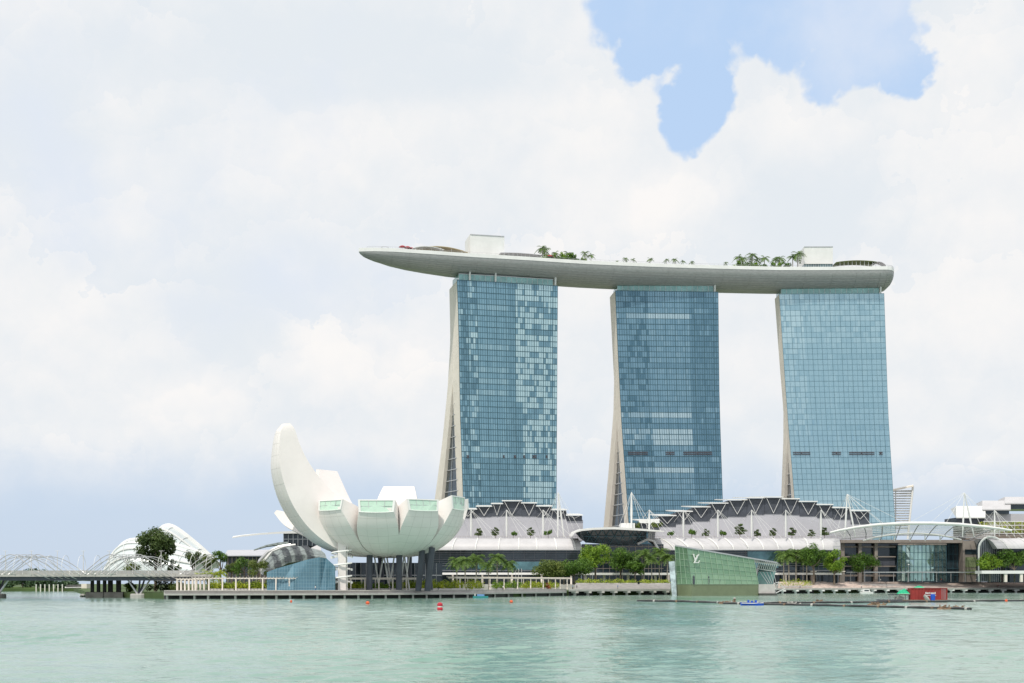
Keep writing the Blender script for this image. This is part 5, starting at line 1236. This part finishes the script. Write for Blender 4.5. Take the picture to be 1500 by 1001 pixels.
HH = [(308, 340, 14, 1.9, 'yellow-green hedge under the left pergola, left part'), (346, 398, 14, 2.0, 'yellow-green hedge under the middle of the left pergola'), (404, 432, 14, 1.6, 'dark green hedge under the right part of the left pergola'), (438, 472, 13, 1.9, 'hedge before the blue tiled wall, right of the left pergola'),
      (484, 500, 12, 2.0, 'short hedge at the foot of the white lift shaft'), (508, 532, 17, 1.8, 'yellow hedge under the lotus building, left of its columns'), (540, 580, 17, 1.7, 'olive hedge under the front columns of the lotus building'), (586, 640, 16, 2.3, 'long bright hedge under the right columns of the lotus building'), (645, 680, 15, 2.3, 'bright hedge left of the longest pergola'),
      (686, 706, 16, 2.2, 'hedge at the left end under the longest pergola'), (724, 762, 17, 2.2, 'bright hedge under the middle of the longest pergola'), (766, 800, 17, 2.0, 'yellow-green hedge under the right half of the longest pergola'), (806, 818, 17, 2.0, 'short hedge at the right end of the longest pergola')]
for i, (a, b, dz, h, lab) in enumerate(HH): hedge(lab, a, b, dz, h, 1.5, M['leaf_hedge'] if i % 4 != 2 else M['leaf_bright'], int((b-a)*44))
for i, (a, b, lab) in enumerate(((846, 882, 'low yellow hedge below the bright round tree'), (886, 932, 'low yellow hedge left of the green pavilion'), (940, 980, 'low yellow hedge touching the left side of the green pavilion'), (1146, 1170, 'yellow hedge right of the green pavilion behind the gangway'), (1174, 1188, 'orange-green shrub bed right of the pavilion'))):
    hedge(lab, a, b, 34 if a < 1000 else 12, 1.5 if a < 1100 else 2.6, 1.7, M['leaf_hedge'], int((b-a)*16), base=4.5 if a < 1000 else 3.2)
# flowering red shrub
r = thing('red_shrub', 'small orange-red shrub among the hedges under the longest pergola', 'shrub', (X(802, 528), 528, 2.6)); M['leaf_red'] = foliage('red_leaves', (.20, .05, .02), (.45, .14, .03))
cb = MB(); leaves(cb, [((X(802, 528), 528, 4.2), (.9, 1.3)), ((X(803.5, 528), 528, 3.6), (.8, .9))], 160, .3, rnd); cb.build('foliage', M['leaf_red'], r); tb = MB(); tb.tube([(X(802, 528), 528, 2.5), (X(802, 528), 528, 4)], .08, 4); tb.build('stem', M['bark'], r)
# royal palms
pp = make_palm('royal_palm', 'x', 11.6, 4.4, 31, 'tall palms along the mall', nf=30, trunk_r=.24)
pp2 = make_palm('royal_palm', 'x', 10.4, 4.2, 32, 'tall palms along the mall', nf=28, trunk_r=.22)
ps = [(670, 540, .92), (682, 530, 1.02), (697, 535, .98), (716, 545, .88), (729, 535, 1.0), (744, 540, .93), (943, 640, .95), (955, 640, .9), (966, 645, 1.0), (977, 640, .92), (1148, 690, .92), (1156, 690, .98), (1166, 692, .96), (1176, 695, .9), (1182, 690, .95), (1478, 715, .95), (1492, 715, 1.0), (1505, 716, .95)]
for i, (px, d, sc) in enumerate(ps):
    lab = (f'tall palm behind the longest pergola, {ORD[i]} from the left' if i < 6 else f'palm left of the green glass pavilion, {ORD[i-6]} from the left' if i < 10 else f'palm right of the green glass pavilion, {ORD[i-10]} from the left' if i < 15 else f'palm at the right edge of the photograph, {ORD[i-15]} from the left')
    loc = Vector((X(px, d), d, 2.55 if d < 600 else 4.6 if d < 680 else 5.9)); sc *= 1.12 if d < 600 else 1.38
    if i < 2: o = (pp, pp2)[i]; o.location = loc; o.scale = (sc,)*3; o['label'] = lab
    else: dup((pp, pp2)[i % 2], loc, i*1.7, lab, sc)
TR = [(808, 835, 600, 8.6, 4.8, 'leaf_olive', 3600, 'wide olive-green rain tree above the right end of the longest pergola', 'rain_tree'),
      (841, 833, 610, 9.4, 5.6, 'leaf_tree', 4200, 'dark spreading rain tree left of the bright round tree', 'rain_tree'),
      (872, 817, 625, 7.2, 7.8, 'leaf_bright', 4500, 'bright green round tree between the mall halls', 'round_tree'),
      (909, 817, 650, 7.6, 8.4, 'leaf_tree', 4500, 'deep green round tree in front of the link building', 'round_tree'),
      (826, 830, 640, 4.0, 3.8, 'leaf_olive', 1000, 'small olive tree peeping behind the spreading rain trees', 'round_tree'),
      (930, 832, 640, 5.2, 5.2, 'leaf_tree', 2000, 'small green tree left of the palms beside the green pavilion', 'round_tree'),
      (1192, 815, 684, 7.0, 8.2, 'leaf_tree', 4200, 'tall green tree right of the palms before the longest hall', 'round_tree'),
      (1222, 824, 688, 6.4, 7.6, 'leaf_bright', 3400, 'green tree left of the spreading tree before the plaza hall', 'round_tree'),
      (1264, 824, 712, 9.6, 6.4, 'leaf_tree', 4600, 'wide spreading tree in front of the left side of the plaza hall', 'rain_tree'),
      (1450, 822, 700, 7.0, 6.2, 'leaf_bright', 3800, 'bright tree before the white arch right of the plaza hall', 'rain_tree'),
      (1486, 818, 700, 8.4, 6.2, 'leaf_tree', 4200, 'dark green tree at the right edge beside the white arch', 'rain_tree')]
for i, (px, py, d, rx, rz, m_, n, lab, nm) in enumerate(TR):
    zb = 4.5 if d < 690 else 5.9
    make_tree(nm, lab, 'tree', Z(py, d)+rz-zb, rx, rz, M[m_], 120+i, n, .46, 18, loc=(X(px, d), d, zb))
# sign posts, flags and people by the water
for i, px in enumerate((755.5, 759.5, 764)):
    r = thing('flag_pole', f'short white flag pole above the longest pergola, {ORD[i]} from the left', 'flag pole', (X(px, 545), 545, 2.5), 'flag poles above the pergola')
    mb = MB(); mb.tube([G(px, 545, 2.5), G(px, 545, 11.2)], [.12, .08], 6); mb.build('pole', M['white'], r)
    mb = MB(); a = G(px, 545, 11.0); mb.loft([[a+Vector((-.05-.12*k, .06*math.sin(k*2), 0)), a+Vector((-.05-.12*k, .06*math.sin(k*2), -1.6+.1*k)), a+Vector((-.05-.12*k, .06+.06*math.sin(k*2), -1.6+.1*k)), a+Vector((-.05-.12*k, .06+.06*math.sin(k*2), 0))] for k in range(6)]); mb.build('flag', M['dark_metal'], r)
lamps = [697, 760, 1336, 1331]
for i, (px, d, h) in enumerate(((868, 640, 9), (1266, 708, 9.5), (1331, 706, 9), (1466, 706, 10))):
    zb = 4.6 if d < 690 else 5.9
    r = thing('promenade_lamp', ['slim pale lamp post by the bright round tree', 'slim pale lamp post before the spreading plaza tree', 'slim pale lamp post before the plaza glass drum', 'slim pale lamp post before the white arch'][i], 'lamp post', (X(px, d), d, zb))
    mb = MB(); mb.tube([G(px, d, zb), G(px, d, zb+h)], [.16, .1], 6); mb.build('pole', M['silver'], r); mb = MB(); mb.lathe([(.1, 0), (.5, .1), (.35, .5), (.1, .6)], G(px, d, zb+h), 8); mb.build('lantern', M['white'], r)
for i, px in enumerate((1191, 1233)):
    r = thing('stone_kiosk', ['brown stone kiosk right of the pavilion hedges', 'brown stone kiosk under the tree left of the plaza hall'][i], 'kiosk', (X(px, 695), 695, 5.5))
    mb = MB(); c = X(px, 695); mb.box(c-1.3, c+1.3, 694, 697, 5.4, 11.2); mb.build('body', M['stone'], r); mb = MB(); mb.box(c-1.6, c+1.6, 693.7, 697.3, 11.2, 11.6); mb.build('cap', M['cream'], r)

# people: a skinned body, clothing and hair
def person(label, loc, top, legs, step=.25, rz=0.0, arm=.2, hair=(.02, .015, .012)):
    root = thing('person', label, 'person', (0, 0, 0))
    V = [(0, 0, .95), (0, 0, 1.15), (0, 0, 1.38), (0, 0, 1.50), (0, -.02, 1.62), (0, -.01, 1.72), (.10, 0, .90), (.11, -step*.4, .50), (.11, -step*.3, .09), (.11, -step*.3-.14, .04), (-.10, 0, .90), (-.11, step*.4, .50), (-.11, step*.6, .10), (-.11, step*.6-.14, .04),
         (.19, 0, 1.40), (.24, arm*.5, 1.14), (.25, arm*.2, .90), (.25, arm*.05, .80), (-.19, 0, 1.40), (-.24, -arm*.5, 1.14), (-.25, -arm*.9, .92), (-.25, -arm*1.1, .82)]
    E = [(0, 1), (1, 2), (2, 3), (3, 4), (4, 5), (0, 6), (6, 7), (7, 8), (8, 9), (0, 10), (10, 11), (11, 12), (12, 13), (2, 14), (14, 15), (15, 16), (16, 17), (2, 18), (18, 19), (19, 20), (20, 21)]
    Rr = [.14, .13, .15, .055, .095, .08, .09, .065, .04, .04, .09, .065, .04, .04, .065, .045, .035, .03, .065, .045, .035, .03]
    me = bpy.data.meshes.new('body'); me.from_pydata(V, E, []); ob = bpy.data.objects.new('body', me); C.objects.link(ob); ob.parent = root
    md = ob.modifiers.new('skin', 'SKIN'); md.use_smooth_shade = True; ob.modifiers.new('subd', 'SUBSURF').levels = 1
    for i, rr_ in enumerate(Rr): me.skin_vertices[0].data[i].radius = (rr_, rr_*.8)
    me.skin_vertices[0].data[0].use_root = True
    sk = M.setdefault('skin', mat('skin', (.42, .26, .18), .6)); me.materials.append(sk)
    mb = MB(); mb.lathe([(.19, .92), (.185, 1.15), (.215, 1.38), (.13, 1.50), (.07, 1.52)], (0, 0, 0), 10); mb.tube([(.17, 0, 1.42), (.245, arm*.45, 1.16)], [.085, .07], 6); mb.tube([(-.17, 0, 1.42), (-.245, -arm*.45, 1.16)], [.085, .07], 6); mb.build('shirt', top, root, True)
    mb = MB(); mb.tube([(.10, 0, .96), (.11, -step*.4, .5), (.11, -step*.3, .10)], [.125, .095, .075], 7); mb.tube([(-.10, 0, .96), (-.11, step*.4, .5), (-.11, step*.6, .11)], [.125, .095, .075], 7); mb.build('trousers', legs, root, True)
    mb = MB(); mb.lathe([(.108, 1.62), (.112, 1.70), (.085, 1.79), (.02, 1.825)], (0, .015, 0), 9); mb.build('hair', mat('hair', hair, .7), root, True)
    root.location = loc; root.rotation_euler = (0, 0, rz); return root
cl = {k: mat('cloth_'+k, c, .9) for k, c in dict(white=(.75, .75, .73), navy=(.03, .04, .09), red=(.45, .05, .05), grey=(.2, .2, .21), black=(.02, .02, .022), blue=(.10, .22, .42)).items()}
def zst(px): return 2.6
for lab, px, d, z, a_, b_, rz in (('person in a white shirt on the plaza before the glass drum', 1290, 712, 5.9, 'white', 'grey', .3), ('person in a red shirt on the plaza under the glass drum', 1379, 714, 5.9, 'red', 'navy', 1.2), ('person in dark clothes walking on the plaza left of the glass drum', 1341, 713, 5.9, 'black', 'grey', -1.2),
                                  ('person in a white shirt at the foot of the stone tower', 1430, 713, 5.9, 'white', 'navy', 2.0), ('person in blue walking on the boardwalk near the longest pergola', 839, 545, 2.6, 'blue', 'black', 1.4), ('person in black beside the person in blue on the boardwalk', 845, 548, 2.6, 'black', 'grey', 1.3),
                                  ('person in a red shirt walking under the left pergola', 352, 440, 2.55, 'red', 'black', 1.5), ('person in white walking before the blue tiled wall', 462, 436, 2.55, 'white', 'blue', -1.5),
                                  ('person in navy standing below the columns of the lotus building', 572, 447, 2.55, 'navy', 'grey', .2), ('person in white standing before the middle of the longest pergola', 737, 484, 2.55, 'white', 'black', 1.2),
                                  ('person in blue on the boardwalk left of the green pavilion', 905, 560, 2.6, 'blue', 'grey', -1.3), ('person in grey on the boardwalk right of the gangway', 1172, 664, 2.6, 'grey', 'black', 1.4),
                                  ('person in white on the boardwalk above the white cabin boat', 1262, 690, 2.6, 'white', 'navy', -1.4), ('person in navy at the left end of the plaza steps', 1243, 712, 5.9, 'navy', 'black', 1.0), ('person in red on the boardwalk near the right edge', 1462, 718, 2.6, 'red', 'grey', 1.3),
                                  ('person in grey on the promenade left of the long pergola', 655, 466, 2.55, 'grey', 'navy', -1.4)):
    person(lab, G(px, d, z), cl[a_], cl[b_], rz=rz)

# ------------------------------------------------------------------ things on the water
M['pipe'] = mat('black_floating_pipe', (.03, .032, .034), .5, var=.4, scale=.8)
M['rust'] = mat('brown_debris', (.22, .15, .10), .9, var=.4, scale=1.5)
M['boxred'] = mat('red_container_paint', (.30, .035, .03), .55, var=.15, scale=.5)
M['bluepl'] = mat('blue_plastic', (.02, .10, .55), .4); M['green_net'] = mat('green_tarpaulin', (.02, .42, .22), .7, var=.2, scale=1.2); M['orange'] = mat('orange_buoy', (.75, .12, .04), .5); M['redb'] = mat('red_buoy_paint', (.55, .03, .05), .45)
def wp(px, py, z=0.0): d = WD(py); return Vector((X(px, d), d, z))
def boom(label, pts, r):
    root = thing('floating_boom', label, 'floating boom', wp(*pts[len(pts)//2])); path = []
    for (a, b) in zip(pts, pts[1:]):
        for k in range(8):
            path.append(wp(a[0]+(b[0]-a[0])*k/8, a[1]+(b[1]-a[1])*k/8, .14+.06*math.sin(k*1.7+a[0])))
    path.append(wp(*pts[-1], z=.12)); mb = MB(); mb.tube(path, r, 8); mb.build('pipe', M['pipe'], root, True)
    for i in range(3, len(path)-1, 4):
        mb = MB(); t = (path[i+1]-path[i]).normalized(); mb.tube([path[i]-t*.3, path[i]+t*.3], r*1.22, 8); mb.build('coupling', M['rust'] if i % 3 else M['concrete'], root)
    mb = MB(); mb.tube([p+Vector((0, .25, r*.9)) for p in path], .07, 4); mb.build('top_rope', M['cream'], root)
    return root
boom('black floating pipe in front of the green pavilion', [(934, 881.3), (1000, 882.3), (1060, 884.4)], .36)
boom('long black floating pipe running right past the red container to the edge', [(1084, 885), (1150, 884.6), (1260, 883.5), (1370, 882.4), (1520, 880.8)], .34)
boom('nearest black floating pipe, ending below the red container', [(1060, 884.9), (1120, 886.4), (1200, 888), (1300, 890.4), (1376, 892.2), (1422, 893.5)], .30)
def raft(label, px, py, L, wd, seed):
    root = thing('debris_raft', label, 'debris raft', wp(px, py)); q = random.Random(seed); c = wp(px, py)
    mb = MB(); mb.loft([[c+Vector((-L/2, -wd/2, -.1)), c+Vector((-L/2, wd/2, -.1)), c+Vector((-L/2+.3, wd/2-.2, .3)), c+Vector((-L/2+.3, -wd/2+.2, .3))], [c+Vector((L/2, -wd/2, -.1)), c+Vector((L/2, wd/2, -.1)), c+Vector((L/2-.3, wd/2-.2, .3)), c+Vector((L/2-.3, -wd/2+.2, .3))]]); mb.build('float', M['rust'], root)
    mb = MB()
    for i in range(14):
        a = c+Vector((q.uniform(-L/2, L/2)*.8, q.uniform(-wd/2, wd/2)*.7, .3)); mb.tube([a, a+Vector((q.uniform(-.8, .8), q.uniform(-.4, .4), q.uniform(.1, .6)))], .12, 5)
    mb.build('planks', M['rust'] if seed % 2 else M['concrete'], root)
raft('brown debris raft where the two floating pipes meet, with a post', 1066, 884.6, 4.6, 2, 1)
c = wp(1076, 884.4); r = thing('mooring_pile', 'short brown mooring pile beside the debris raft', 'mooring pile', c); mb = MB(); mb.tube([c+Vector((0, 0, -.4)), c+Vector((0, 0, 1.25))], [.35, .28], 8); mb.build('shaft', M['rust'], r); mb = MB(); mb.lathe([(.36, 0), (.2, .25)], c+Vector((0, 0, 1.25)), 8); mb.build('cap', M['concrete'], r)
raft('pale brown debris raft tied to the right end of the nearest pipe', 1393, 892.6, 5.2, 1.6, 3); raft('brown float tied to the nearest pipe left of its middle', 1163, 886.9, 3.6, 1.2, 4); raft('small float with a post on the long pipe', 1199, 883.6, 2.2, 1, 5); raft('pale floating planks between the two pipes', 1284, 887, 4.5, 1.1, 7)
# blue work boat
c = wp(1102, 887.2); r = thing('work_boat', 'low blue work boat moored to the floating pipes', 'boat', c)
def hullb(c, L, B, H, m, root, yaw=0.0, name='hull'):
    secs = []; u = Vector((math.cos(yaw), math.sin(yaw), 0)); v = Vector((-u.y, u.x, 0))
    for i in range(9):
        s = -1+i/4; w_ = B/2*(1-max(0, s)**2.4*.9)*(1-max(0, -s)**4*.25); sh = .12*H*s*s; p = c+u*(s*L/2)
        secs.append([p-v*w_+Vector((0, 0, H+sh)), p-v*w_*.8+Vector((0, 0, -.1)), p+v*w_*.8+Vector((0, 0, -.1)), p+v*w_+Vector((0, 0, H+sh)), p+v*w_*.85+Vector((0, 0, H+sh)), p+v*w_*.7+Vector((0, 0, H*.6)), p-v*w_*.7+Vector((0, 0, H*.6)), p-v*w_*.85+Vector((0, 0, H+sh))])
    mb = MB(); mb.loft(secs); return mb.build(name, m, root, True)
hullb(c, 5.2, 1.7, .62, M['bluepl'], r)
mb = MB(); mb.tube([c+Vector((-2.6, -.85, .55)), c+Vector((0, -.95, .5)), c+Vector((2.5, -.3, .62))], .09, 5); mb.build('rubbing_strake', M['white'], r)
mb = MB()
for dx in (-.9, -.1, .8): mb.prism([(c.x+dx-.22, c.y-.2), (c.x+dx+.22, c.y-.2), (c.x+dx+.22, c.y+.2), (c.x+dx-.22, c.y+.2)], .4, 1.05+.2*abs(dx))
mb.build('gear_boxes', M['bluepl'], r)
# white boat and teal boat under the boardwalk
c = wp(1270, 872.2); c = Vector((X(1270, 640), 640, 0)); r = thing('white_boat', 'small white cabin boat moored under the boardwalk', 'boat', c); hullb(c, 6.0, 2.2, .9, M['white'], r)
mb = MB(); mb.loft([[c+Vector((x_, y_, .7)) for x_, y_ in ((-2.2, -.9), (1.6, -.9), (1.6, .9), (-2.2, .9))], [c+Vector((x_, y_, 2.3)) for x_, y_ in ((-1.8, -.75), (.9, -.75), (.9, .75), (-1.8, .75))]]); mb.build('cabin', M['white'], r)
mb = MB(); mb.box(c.x-1.5, c.x+.7, c.y-.98, c.y-.80, 1.3, 1.9); mb.build('cabin_window', M['dark_glass'], r)
c = Vector((X(704, 446), 446, 0)); M['teal'] = mat('teal_hull_paint', (.05, .30, .30), .4); r = thing('teal_boat', 'small teal boat with a blue cover under the promenade edge', 'boat', c); hullb(c, 5.2, 1.7, .7, M['teal'], r)
mb = MB(); mb.loft([[c+Vector((-1.2, -.6, .6)), c+Vector((-1.2, .6, .6)), c+Vector((-1.2, 0, 1.4))], [c+Vector((1.3, -.6, .6)), c+Vector((1.3, .6, .6)), c+Vector((1.3, 0, 1.3))]]); mb.build('cover', cl['blue'], r)
mb = MB(); mb.tube([c+Vector((-1.9, 0, .6)), c+Vector((-1.9, 0, 1.5))], .2, 6); mb.build('outboard', M['white'], r)
# red container on a barge with green covers beside it
d = WD(881.4); c = Vector((X(1358.5, d+2), d+2, 0)); r = thing('barge', 'low dark barge carrying the red container and green covers', 'barge', c)
mb = MB(); mb.loft([[(c.x-10.5, c.y-1.8, -.2), (c.x-10.5, c.y+3.2, -.2), (c.x-11, c.y+3.2, .45), (c.x-11, c.y-1.8, .45)], [(c.x+5.6, c.y-1.8, -.2), (c.x+5.6, c.y+3.2, -.2), (c.x+6, c.y+3.2, .45), (c.x+6, c.y-1.8, .45)]]); mb.build('hull', M['dark_concrete'], r)
mb = MB(); mb.tube([(c.x-10.8, c.y-1.9, .4), (c.x+5.9, c.y-1.9, .4)], .12, 5); mb.build('fender', M['rust'], r)
k = thing('shipping_container', 'dark red corrugated shipping container on the barge', 'container', c+Vector((0, 0, .46)))
hx, hz = 5.05, 3.25; mb = MB(); n = 44; prof = []
for i in range(n+1):
    ph = i % 4; prof.append((c.x-hx+2*hx*i/n, c.y-1.25+(.0 if ph in (0, 1) else .09)))
mb.loft([[(x_, y_, .5), (x_, c.y+1.2, .5), (x_, c.y+1.2, .46+hz), (x_, y_, .46+hz)] for x_, y_ in prof]); bd = mb.build('corrugated_box', M['boxred'], k)
mb = MB()
for x_ in (c.x-hx, c.x+hx):
    for y_ in (c.y-1.28, c.y+1.2): mb.beam((x_, y_, .47), (x_, y_, .5+hz), .18)
for z_ in (.55, .44+hz): mb.beam((c.x-hx, c.y-1.29, z_), (c.x+hx, c.y-1.29, z_), .16)
mb.build('corner_frame', M['boxred'], k)
mb = MB(); q = random.Random(2)
for i in range(8): mb.box(c.x-.95+i*.37, c.x-.95+i*.37+q.uniform(.18, .27), c.y-1.31, c.y-1.265, 2.05, 2.62 if i in (0, 3, 7) else 2.50)
mb.build('white_lettering', M['white'], k)
mb = MB(); mb.box(c.x-.95, c.x+2.0, c.y-1.31, c.y-1.265, 1.60, 1.76); mb.build('white_line', M['white'], k)
mb = MB()
for x_ in (3.6, 3.95, 4.3, 4.65): mb.tube([(c.x+x_, c.y-1.36, .6), (c.x+x_, c.y-1.36, .3+hz)], .05, 5)
mb.build('lock_rods', M['silver'], k)
def draped(label, cx_, cy_, z0, L, B, H, m, seed):
    q = random.Random(seed); root = thing('tarpaulin', label, 'tarpaulin', (cx_, cy_, z0)); secs = []
    for i in range(9):
        s = -1+i/4; h = H*(1-abs(s)**1.8)*q.uniform(.75, 1.1)+.15
        secs.append([(cx_+s*L/2, cy_-B/2*(1+.1*q.random()), z0), (cx_+s*L/2+.1, cy_-B*.2, z0+h*.8), (cx_+s*L/2, cy_+B*.1, z0+h), (cx_+s*L/2, cy_+B/2, z0)])
    mb = MB(); mb.loft(secs); mb.build('cover', m, root); mb = MB(); mb.tube([(cx_-L*.45, cy_-B*.55, z0+.05), (cx_+L*.45, cy_-B*.55, z0+.05)], .06, 4); mb.build('rope', M['cream'], root)
draped('bright green tarpaulin left of the red container', c.x-6.9, c.y-.4, 2.05, 3.4, 2, 1.4, M['green_net'], 3)
draped('small green tarpaulin heap on top of the red container', c.x-2.4, c.y, .48+hz, 2.8, 1.2, .55, M['green_net'], 6)
kk = thing('work_platform', 'dark work platform with machinery beside the red container, under the green tarpaulin', 'platform', (c.x-8, c.y, .46)); 
mb = MB(); mb.box(c.x-10.6, c.x-5.4, c.y-1.2, c.y+1.6, 1.85, 2.04); mb.build('deck', M['dark_metal'], kk)
for x_ in (-10.3, -5.7):
    for y_ in (-1.0, 1.4): mb = MB(); mb.beam((c.x+x_, c.y+y_, .46), (c.x+x_, c.y+y_, 1.85), .16); mb.build('leg', M['silver'], kk)
mb = MB(); mb.prism([(c.x-9, c.y-.6), (c.x-6.6, c.y-.6), (c.x-6.6, c.y+.6), (c.x-9, c.y+.6)], .47, 1.3); mb.tube([(c.x-8.6, c.y-.7, .9), (c.x-7.9, c.y-.7, 1.6), (c.x-7, c.y-.7, 1.1)], .16, 6); mb.build('machinery', M['concrete'], kk)
r = thing('dinghy', 'dark slim boat moored at the left of the red container barge', 'boat', (c.x-13, c.y-1, 0)); hullb(Vector((c.x-11.5, c.y-3.4, 0)), 7, 1.6, .55, M['dark_metal'], r); mb = MB(); mb.beam((c.x-12, c.y-4, .5), (c.x-12, c.y-2.8, .5), .25); mb.build('thwart', M['concrete'], r)
r = thing('blue_drum', 'blue plastic drum on the pipe before the red container', 'drum', (c.x+.5, c.y-3.2, .1)); mb = MB(); mb.lathe([(.6, 0), (.68, .2), (.62, .7), (.68, 1.3), (.6, 1.9)], (c.x+.5, c.y-3.2, .1), 12); mb.build('body', M['bluepl'], r, True); mb = MB(); mb.lathe([(.62, 0), (.5, .1)], (c.x+.5, c.y-3.2, 2.0), 12); mb.build('lid', M['bluepl'], r)
r = thing('grey_skiff', 'small grey upturned skiff leaning on the pipe before the container', 'skiff', (c.x-1.4, c.y-4, .1))
secs = []
for i in range(7):
    s = i/6; p = Vector((c.x-2.2+1.6*s, c.y-4+.3*s, 1.6-1.6*s)); w_ = .55*math.sin(math.pi*(.15+.8*s)); secs.append([p+Vector((-w_*.8, 0, -.25)), p+Vector((0, -.3, .25)), p+Vector((w_*.8, 0, .45)), p+Vector((0, .3, .1))])
mb = MB(); mb.loft(secs); mb.build('hull', M['concrete'], r, True); mb = MB(); mb.tube([secs[0][0], secs[-1][0]], .08, 5); mb.build('keel', M['dark_metal'], r)
# buoys
def buoy(label, px, py, r0, big):
    c = wp(px, py); root = thing('buoy', label, 'buoy', c)
    if big:
        mb = MB(); mb.lathe([(r0*.5, -.2), (r0, .05), (r0, .3), (r0*.85, .48)], c, 14); mb.build('lower_drum', M['redb'], root, True)
        mb = MB(); mb.lathe([(r0*.86, .48), (r0*.9, .7)], c, 14); mb.build('white_band', M['white'], root)
        mb = MB(); mb.lathe([(r0*.9, .7), (r0, .9), (r0*.85, 1.2), (r0*.3, 1.4)], c, 14); mb.build('upper_drum', M['redb'], root, True)
    else:
        mb = MB(); mb.lathe([(r0*.3, -.2), (r0, .15), (r0*.9, .45), (r0*.3, .7)], c, 10); mb.build('float', M['orange'], root, True)
        mb = MB(); mb.tube([c+Vector((0, 0, .6)), c+Vector((0, 0, .95))], .06, 5); mb.build('stub', M['dark_metal'], root)
buoy('red drum buoy with a white middle band, the largest buoy', 644.5, 893.5, .55, True)
buoy('small orange buoy near the shore below the lotus building', 538.5, 885, .5, False); buoy('small orange buoy left of the green pavilion below the longest pergola', 749, 883, .45, False); buoy('tiny dark-topped orange buoy below the left pergola', 426.5, 883, .3, False)
buoy('orange float on the long pipe near the right edge', 1474, 881.5, .4, False)
